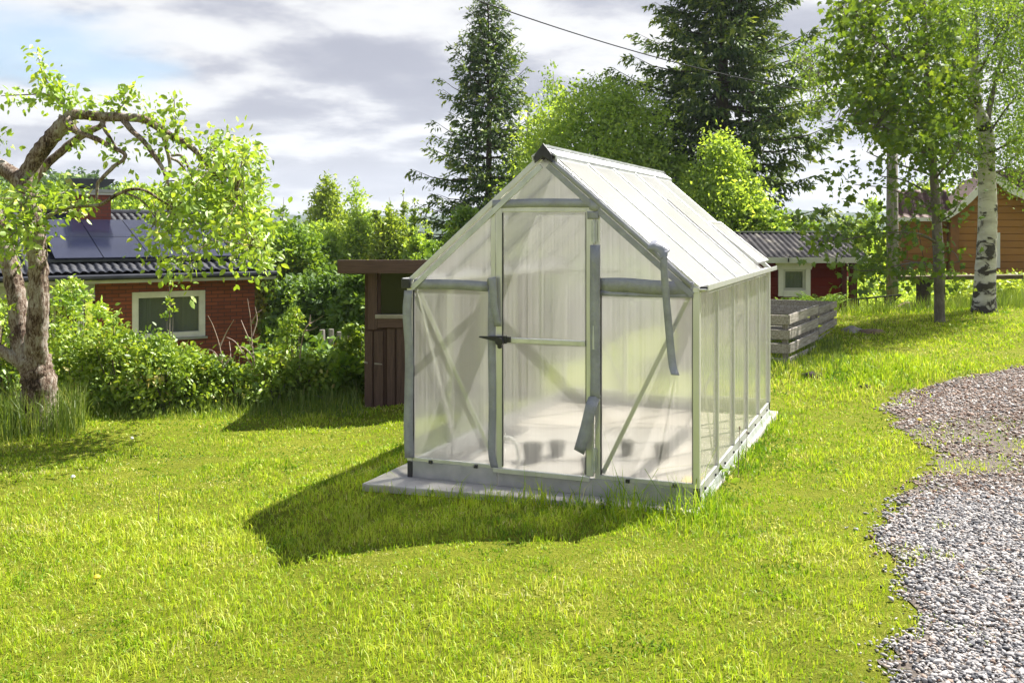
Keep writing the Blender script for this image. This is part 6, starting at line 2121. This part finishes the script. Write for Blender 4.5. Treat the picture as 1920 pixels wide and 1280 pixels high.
# ------------------------------------------------------------------ white birch
bg_ = G(1846, 584)
BY = bg_.y
birch = thing('birch_tree', 'white-barked birch with a thick black-scarred trunk in front of the log house', 'tree', bg_)
BB = np.array(bg_)
m = MB()
rpx = BY / FPX
limb(m, [(1845, 600, BY, 28 * rpx), (1845, 578, BY, 23 * rpx), (1846, 550, BY, 20 * rpx), (1848, 500, BY, 18.5 * rpx), (1851, 440, BY, 17 * rpx), (1852, 380, BY, 16.5 * rpx), (1850, 320, BY, 15.5 * rpx), (1849, 262, BY, 14.5 * rpx), (1843, 232, BY, 13.5 * rpx), (1832, 196, BY, 9.5 * rpx), (1826, 130, BY, 8.5 * rpx), (1827, 60, BY, 8 * rpx), (1826, -40, BY, 6.5 * rpx), (1822, -160, BY, 4 * rpx)], bg_, 16, 0.03, 5)
m.build('trunk', M['birch_bark'], birch, smooth=True)
m = MB()
limb(m, [(1846, 240, BY, .07), (1858, 190, BY + .2, .045), (1872, 130, BY + .4, .03), (1892, 40, BY + .6, .018), (1905, -40, BY + .7, .01)], bg_, 7)
bbr = [
    [(1836, 215, 0, .03), (1814, 180, -.3, .02), (1790, 130, -.5, .012), (1770, 60, -.7, .006)],
    [(1850, 290, 0, .025), (1880, 275, -.4, .016), (1912, 260, -.7, .010), (1945, 270, -.9, .005)],
    [(1850, 330, 0, .022), (1882, 318, .2, .014), (1912, 324, .4, .009), (1950, 340, .6, .004)],
    [(1848, 300, 0, .022), (1812, 285, -.5, .014), (1786, 270, -.8, .008)],
    [(1830, 150, 0, .025), (1860, 90, -.4, .015), (1890, 40, -.7, .008), (1930, 10, -.9, .004)],
    [(1828, 90, 0, .02), (1800, 40, .3, .012), (1780, -20, .5, .006)],
    [(1868, 150, .4, .02), (1900, 120, .6, .012), (1940, 130, .8, .006)],
    [(1850, 260, 0, .022), (1872, 225, -.3, .014), (1900, 190, -.5, .009), (1940, 180, -.7, .004)],
]
roots = []
for br in bbr:
    limb(m, [(a, b, BY + d, r) for a, b, d, r in br], bg_, 6, 0.08)
    for p in spline([(a, b, BY + d) for a, b, d, r in br], 3):
        roots.append(tuple(W(*p)))
Ps, Ds, Vs = [], [], []
addm(fill([(1745, -40), (1760, 80), (1770, 200), (1765, 300), (1800, 335), (1835, 300), (1832, 200), (1812, 100), (1815, -40)], 170, 52, BY + 0.2, 0.8, 0.24, m, BB, roots, 0.003))
addm(fill([(1850, -40), (1845, 100), (1870, 200), (1868, 300), (1890, 350), (1930, 340), (1990, 300), (1990, -40)], 270, 54, BY + 0.1, 0.9, 0.24, m, BB, roots, 0.003))
addm(fill([(1750, -40), (1990, -40), (1990, 60), (1750, 60)], 80, 46, BY - 0.4, 0.8, 0.24, m, BB, roots, 0.003))
leaf_obj('crown', np.concatenate(Ps), 0.050 * rng.uniform(0.6, 1.25, sum(len(p) for p in Ps)), np.concatenate(Vs), M['leaf_birch'], birch, BB, 'fine', axis=np.concatenate(Ds) * 0.4, droop=0.8, aspect=0.72)
m.build('limbs', M['grey_bark'], birch, smooth=True)

# a second birch whose small leaves show behind the maple
b2y = 19.0
b2 = GX(1764, b2y)
birch2 = thing('birch_tree', 'slender birch behind the maple, its small-leaved twigs hanging against the sky', 'tree', b2)
B2 = np.array(b2)
m = MB()
limb(m, [(1764, 560, b2y, .09), (1760, 440, b2y, .075), (1753, 330, b2y, .065), (1742, 200, b2y, .055), (1736, 60, b2y, .04), (1730, -80, b2y, .02)], b2, 9)
b2r = [[(1751, 310, 0, .03), (1690, 275, -.2, .024), (1640, 250, -.4, .02), (1580, 190, -.8, .012), (1520, 130, -1.0, .007), (1492, 118, -1.1, .004)],
       [(1746, 240, 0, .03), (1650, 190, .2, .02), (1600, 165, .3, .012), (1545, 160, .4, .008), (1515, 200, .4, .004)],
       [(1741, 180, 0, .03), (1650, 100, .3, .018), (1610, 40, .5, .01), (1590, -20, .6, .005)],
       [(1753, 330, 0, .022), (1660, 300, -.5, .014), (1625, 285, -.8, .007)]]
roots = []
for br in b2r:
    limb(m, [(a, b, b2y + d, r) for a, b, d, r in br], b2, 6, 0.08)
    for p in spline([(a, b, b2y + d) for a, b, d, r in br], 4):
        roots.append(tuple(W(*p)))
Ps, Ds, Vs = [], [], []
addm(fill([(1486, 85), (1515, 72), (1552, 90), (1575, 130), (1570, 190), (1550, 225), (1520, 232), (1500, 205), (1512, 160), (1490, 130)], 46, 30, b2y - 0.6, 0.5, 0.22, m, B2, roots, 0.004))
addm(fill([(1560, 20), (1550, 120), (1590, 230), (1630, 300), (1700, 320), (1760, 250), (1760, -40), (1590, -40)], 120, 30, b2y, 1.0, 0.30, m, B2, roots, 0.004))
leaf_obj('crown', np.concatenate(Ps), 0.060 * rng.uniform(0.6, 1.25, sum(len(p) for p in Ps)), np.concatenate(Vs), M['leaf_birch'], birch2, B2, 'fine', axis=np.concatenate(Ds) * 0.4, droop=0.8, aspect=0.7)
m.build('trunk', M['grey_bark'], birch2, smooth=True)

# ------------------------------------------------------------------ bushes along the left edge of the lawn
def shrub(label, px, ytop, hw, Y, mat='leaf_shrub', leaf=0.058, clumps=60, per=60, prof='dome', kind='leaf', stems=9, ybot=None, group='bushes along the left edge of the lawn', droop=0.2, cat='bush', name='shrub', cr=None, stemr=0.009):
    g = GX(px, Y)
    z1 = W(px, ytop, Y).z
    z0 = g.z + 0.06 if ybot is None else W(px, ybot, Y).z
    R = hw / FPX * Y
    o = thing(name, label, cat, g, 0, group)
    P, out, var, c = crown_points((g.x, g.y), z0, z1, PROF[prof], R, clumps, per, cr or R * 0.36, 0.8, 0.45)
    P[:, 2] = np.maximum(P[:, 2], terrain(P[:, 0], P[:, 1]) + 0.02)
    leaf_obj('foliage', P, leaf * rng.uniform(0.55, 1.2, len(P)), var, M[mat], o, g, kind, axis=out * 0.7, droop=droop, up=0.7, aspect=0.55)
    m = MB()
    pick = rng.permutation(len(c))[:stems * 3]
    for j, i in enumerate(pick):
        q = c[i] - np.array(g)
        b = (q[0] * 0.25 + random.uniform(-0.06, 0.06), q[1] * 0.25 + random.uniform(-0.06, 0.06), -0.05)
        m.tube([b, (q[0] * 0.7, q[1] * 0.7, q[2] * 0.55), tuple(q)], [stemr, stemr * 0.7, stemr * 0.3], 5, cap=False)
    m.build('stems', M['grey_bark'], o)
    return o


shrub('leafy bush filling the space behind the apple trunk at the picture edge', 10, 560, 75, 10.6, clumps=60)
shrub('upright leafy shoots growing in front of the porch of the brick house', 140, 505, 52, 11.0, clumps=46, per=40, prof='vase', mat='leaf_apple', leaf=0.07)
shrub('rounded bush just right of the apple trunk', 150, 590, 75, 10.2, clumps=75)
shrub('broad bush below the left part of the brick wall', 235, 588, 70, 10.0, clumps=80)
shrub('dense dark-bottomed bush below the house window', 318, 640, 76, 9.75, clumps=80, per=60)
shrub('tall thin shoots rising across the house window', 318, 520, 26, 10.4, clumps=26, per=34, prof='spire', leaf=0.06)
shrub('bush under the right edge of the house window', 395, 668, 52, 9.85, clumps=50)
shrub('sparse young bush in front of the right part of the brick wall', 442, 636, 34, 10.0, clumps=16, per=30)
shrub('tall bush with reddish young tips right of the brick wall', 548, 552, 58, 10.2, clumps=75, per=46, prof='spire', mat='leaf_shrub', leaf=0.055)
shrub('low bush at the foot of the tall bush with reddish tips', 500, 655, 45, 9.9, clumps=40, per=45)
shrub('low leafy bush left of the bare plank', 588, 668, 45, 10.3, clumps=50, per=50)
shrub('light green bush leaning on the left side of the cabin', 662, 610, 42, 11.0, clumps=55, per=60)
shrub('broad-leaved perennial between the plank and the cabin', 640, 672, 50, 10.4, mat='leaf_broad', leaf=0.11, clumps=40, per=30)
# bare dead twigs between the bushes
def dead_twigs(label, paths, Y):
    p0 = paths[0][0]
    g = GX(p0[0], Y)
    m = MB()
    for pa in paths:
        pts = [(a, b, Y + random.uniform(-0.05, 0.05), 0.009 * (1 - 0.75 * i / (len(pa) - 1))) for i, (a, b) in enumerate(pa)]
        limb(m, pts, g, 5, 0.1, 3)
    o = m.build('dead_branch', M['twig'])
    o.location = g
    return tag(o, label, 'branch', 'bare twigs among the bushes')


dead_twigs('bare pale twigs in front of the right end of the brick wall', [[(476, 745), (478, 690), (472, 640), (470, 600), (464, 560)], [(472, 650), (460, 620), (452, 600)], [(473, 630), (482, 600), (478, 575)], [(476, 690), (455, 660), (440, 640), (425, 632)], [(470, 610), (480, 590), (492, 580)], [(475, 670), (462, 655), (450, 650), (442, 662)]], 9.9)
dead_twigs('reddish dry twigs below the right side of the house window', [[(420, 745), (418, 690), (412, 650), (400, 612), (390, 592)], [(412, 650), (425, 622), (438, 600)], [(416, 680), (402, 660), (392, 655)], [(418, 690), (432, 668), (430, 640)]], 9.8)
dead_twigs('dry twigs reaching to the dark gap right of the tall bush', [[(560, 690), (566, 640), (575, 612), (590, 602), (606, 592)], [(572, 620), (584, 618), (596, 612)], [(580, 608), (582, 590)]], 10.0)

# ------------------------------------------------------------------ ferns, weeds, tall grass
def fern(label, px, ytop, hw, Y, n):
    g = GX(px, Y)
    o = thing('fern', label, 'fern', g, 0, None)
    zt = W(px, ytop, Y).z - g.z
    R = hw / FPX * Y
    Cs, As, Ls = [], [], []
    m = MB()
    for i in range(n):
        az = random.uniform(0, 6.28)
        r = R * random.uniform(0.45, 1.0)
        h = zt * random.uniform(0.75, 1.05)
        s = np.linspace(0, 1, 22)
        b0 = np.array([math.cos(az) * R * 0.5 * random.uniform(0, 1), math.sin(az) * R * 0.5 * random.uniform(0, 1), 0])
        P = b0[None] + np.stack([math.cos(az) * r * s ** 1.5, math.sin(az) * r * s ** 1.5, h * (1.35 * s - 0.42 * s ** 3)], 1)
        m.tube([tuple(q) for q in P[::3]], list(np.linspace(0.006, 0.002, len(P[::3]))), 4, cap=False)
        lat = np.array([-math.sin(az), math.cos(az), 0])
        for sg in (-1, 1):
            Cs.append(P[3:])
            As.append(unit(lat[None] * sg + 0.35 * unit(np.gradient(P, axis=0))[3:]))
            Ls.append(0.16 * (1 - s[3:] * 0.85) + 0.012)
    C, A, L = np.concatenate(Cs), np.concatenate(As), np.concatenate(Ls)
    V, F, k = leaves(C, L, 'fine', axis=A * 4, spread=0.3, up=1.2, aspect=0.30, droop=0.0)
    np_obj('fronds', V, F, M['fern'], o, attrs={'var': np.repeat(rng.uniform(0, 1, len(C)), k)})
    m.build('stalks', M['fern'], o)


fern('bright green fern clump before the red shed wall, left of its corner', 1535, 545, 46, 16.6, 46)
fern('smaller fern clump under the red shed window', 1480, 556, 26, 16.4, 22)


def scatter(px0, px1, Y0, Y1, n):
    Y = rng.uniform(Y0, Y1, n)
    px = rng.uniform(px0, px1, n)
    return (px - 960) / FPX * Y, Y


# long grass round the apple trunk and along the bushes
xs1, ys1 = scatter(-40, 160, 8.3, 9.5, 2600)
k = np.hypot((xs1 - ab.x) / 0.75, (ys1 - ab.y) / 0.6) < rng.uniform(0.3, 1.15, len(xs1))
xs1, ys1 = xs1[k], ys1[k]
xs2, ys2 = scatter(100, 680, 9.15, 10.2, 5200)
xx, yy = np.concatenate([xs1, xs2]), np.concatenate([ys1, ys2])
hg = np.concatenate([rng.uniform(0.14, 0.46, len(xs1)), rng.uniform(0.05, 0.24, len(xs2)) * (0.35 + 0.65 * sstep(9.2, 9.7, ys2))])
tag(blades('tall_grass', xx, yy, hg, 0.0065 * rng.uniform(0.7, 1.3, len(xx)), np.clip(0.5 + 0.2 * rng.normal(0, 1, len(xx)), 0, 1), M['longgrass'], 0.42), 'uncut tall grass round the apple trunk and along the bushes', 'tall grass', kind='stuff')
# rough grass by the bins and below the shed
xs3, ys3 = scatter(1440, 1580, 10.2, 12.6, 1500)
xs4, ys4 = scatter(1560, 1980, 15.5, 20.5, 9000)
xx, yy = np.concatenate([xs3, xs4]), np.concatenate([ys3, ys4])
kb = ~((np.abs(xx - 3.0) < 0.5) & (np.abs(yy - 11.8) < 0.4))
hg = np.concatenate([rng.uniform(0.05, 0.15, len(xs3)), rng.uniform(0.10, 0.34, len(xs4))])
tag(blades('rough_grass', xx[kb], yy[kb], hg[kb], 0.0085 * rng.uniform(0.7, 1.3, len(xx))[kb], np.clip(0.45 + 0.2 * rng.normal(0, 1, len(xx)), 0, 1)[kb], M['longgrass'], 0.5), 'rough uncut grass by the compost bins and beyond the birch', 'rough grass', kind='stuff')


def weeds(name, label, px0, px1, Y0, Y1, n, h, leaf, mat='leaf_shrub'):
    x, y = scatter(px0, px1, Y0, Y1, n)
    idx = np.repeat(np.arange(n), 14)
    hh_ = rng.uniform(0.4, 1, n) * h
    P = np.stack([x[idx], y[idx], terrain(x, y)[idx] + hh_[idx] * rng.uniform(0.15, 1, len(idx))], 1)
    P[:, :2] += rng.normal(0, 0.07, (len(idx), 2))
    V, F, k = leaves(P, leaf * rng.uniform(0.5, 1.3, len(P)), 'fine', up=0.6, aspect=0.5)
    tag(np_obj(name, V, F, M[mat], attrs={'var': np.repeat(np.clip(0.62 + 0.25 * rng.normal(0, 1, len(P)), 0, 1), k)}), label, 'weeds', kind='stuff')


weeds('weeds', 'tall pale weeds growing beyond the black edging fence', 1588, 1800, 19.0, 24.0, 900, 0.5, 0.10, 'leaf_willow')
weeds('weeds', 'weeds growing below the log house on the right', 1790, 1990, 18.5, 22.0, 420, 0.55, 0.10, 'leaf_yellow')
weeds('undergrowth', 'dark undergrowth in the gap behind the bushes', 470, 760, 12.0, 19.0, 900, 0.7, 0.13, 'leaf_dark')

# ------------------------------------------------------------------ small flowers and stalks in the lawn
def flower(px, py, h, head, label, cat, col=None, stem='longgrass'):
    g = G(px, py)
    nm = cat.replace(' ', '_')
    o = thing(nm, label, cat, g)
    m = MB()
    m.tube([(0, 0, -0.01), (0.004, 0, h * 0.5), (0.010, 0, h)], [0.0028, 0.0022, 0.0018], 6)
    st = m.build('stem', M[stem], o)
    if head:
        m = MB()
        m.lathe((0.010, 0, h - 0.004), [(0.003, 0), (head, 0.006), (head * 1.05, 0.012), (head * 0.6, 0.02), (0.002, 0.023)], 12, False)
        m.build('flower_head', M[col], o)
    return o


flower(134, 912, 0.06, 0.014, 'white dandelion clock in the lawn below the apple tree', 'dandelion', 'fluff')
flower(245, 860, 0.15, 0.011, 'taller pale dandelion stalk right of the white dandelion clock', 'dandelion', 'fluff')
flower(178, 1100, 0.04, 0.016, 'yellow flower in the open lawn at lower left', 'flower', 'petal')
flower(1722, 800, 0.05, 0.018, 'yellow flower in the grass at the edge of the gravel', 'flower', 'petal')
flower(296, 985, 0.20, 0.0, 'brown bare stalk standing alone in the left lawn', 'stalk', None, 'twig')
flower(1384, 900, 0.33, 0.006, 'reddish dry stalk beside the base of the greenhouse side wall', 'stalk', 'twig', 'twig')
flower(1398, 880, 0.24, 0.005, 'shorter dry stalk behind the reddish one by the greenhouse side wall', 'stalk', 'twig', 'twig')
g = G(1352, 905)
o = thing('dock_plant', 'small leafy plant at the right front foot of the greenhouse wall', 'plant', g)
P = np.array(g)[None] + rng.normal(0, 0.035, (26, 3)) + np.array([0, 0, 0.06])
leaf_obj('foliage', P, 0.065 * rng.uniform(0.6, 1.1, 26), rng.uniform(0.2, 0.8, 26), M['leaf_broad'], o, g, 'leaf', up=0.8)
MB().tube([(0, 0, -0.02), (0.01, 0, 0.07)], [0.005, 0.003], 6).build('stem', M['fern'], o)


mb = MB()
mb.box(-1600, 1600, -70, 1750, -40, 90)
hz = mb.build('haze', M['turf'])
hm = bpy.data.materials.new('haze')
hm.use_nodes = True
hn = NT(hm.node_tree)
hn.n.clear()
ho = hn.new('ShaderNodeOutputMaterial')
hv = hn.new('ShaderNodeVolumePrincipled', ins={'Color': (0.80, 0.88, 1.0, 1), 'Density': 0.0003, 'Anisotropy': 0.3})
hn.l.new(hv.outputs[0], ho.inputs['Volume'])
hz.data.materials.clear()
hz.data.materials.append(hm)
tag(hz, kind='stuff')
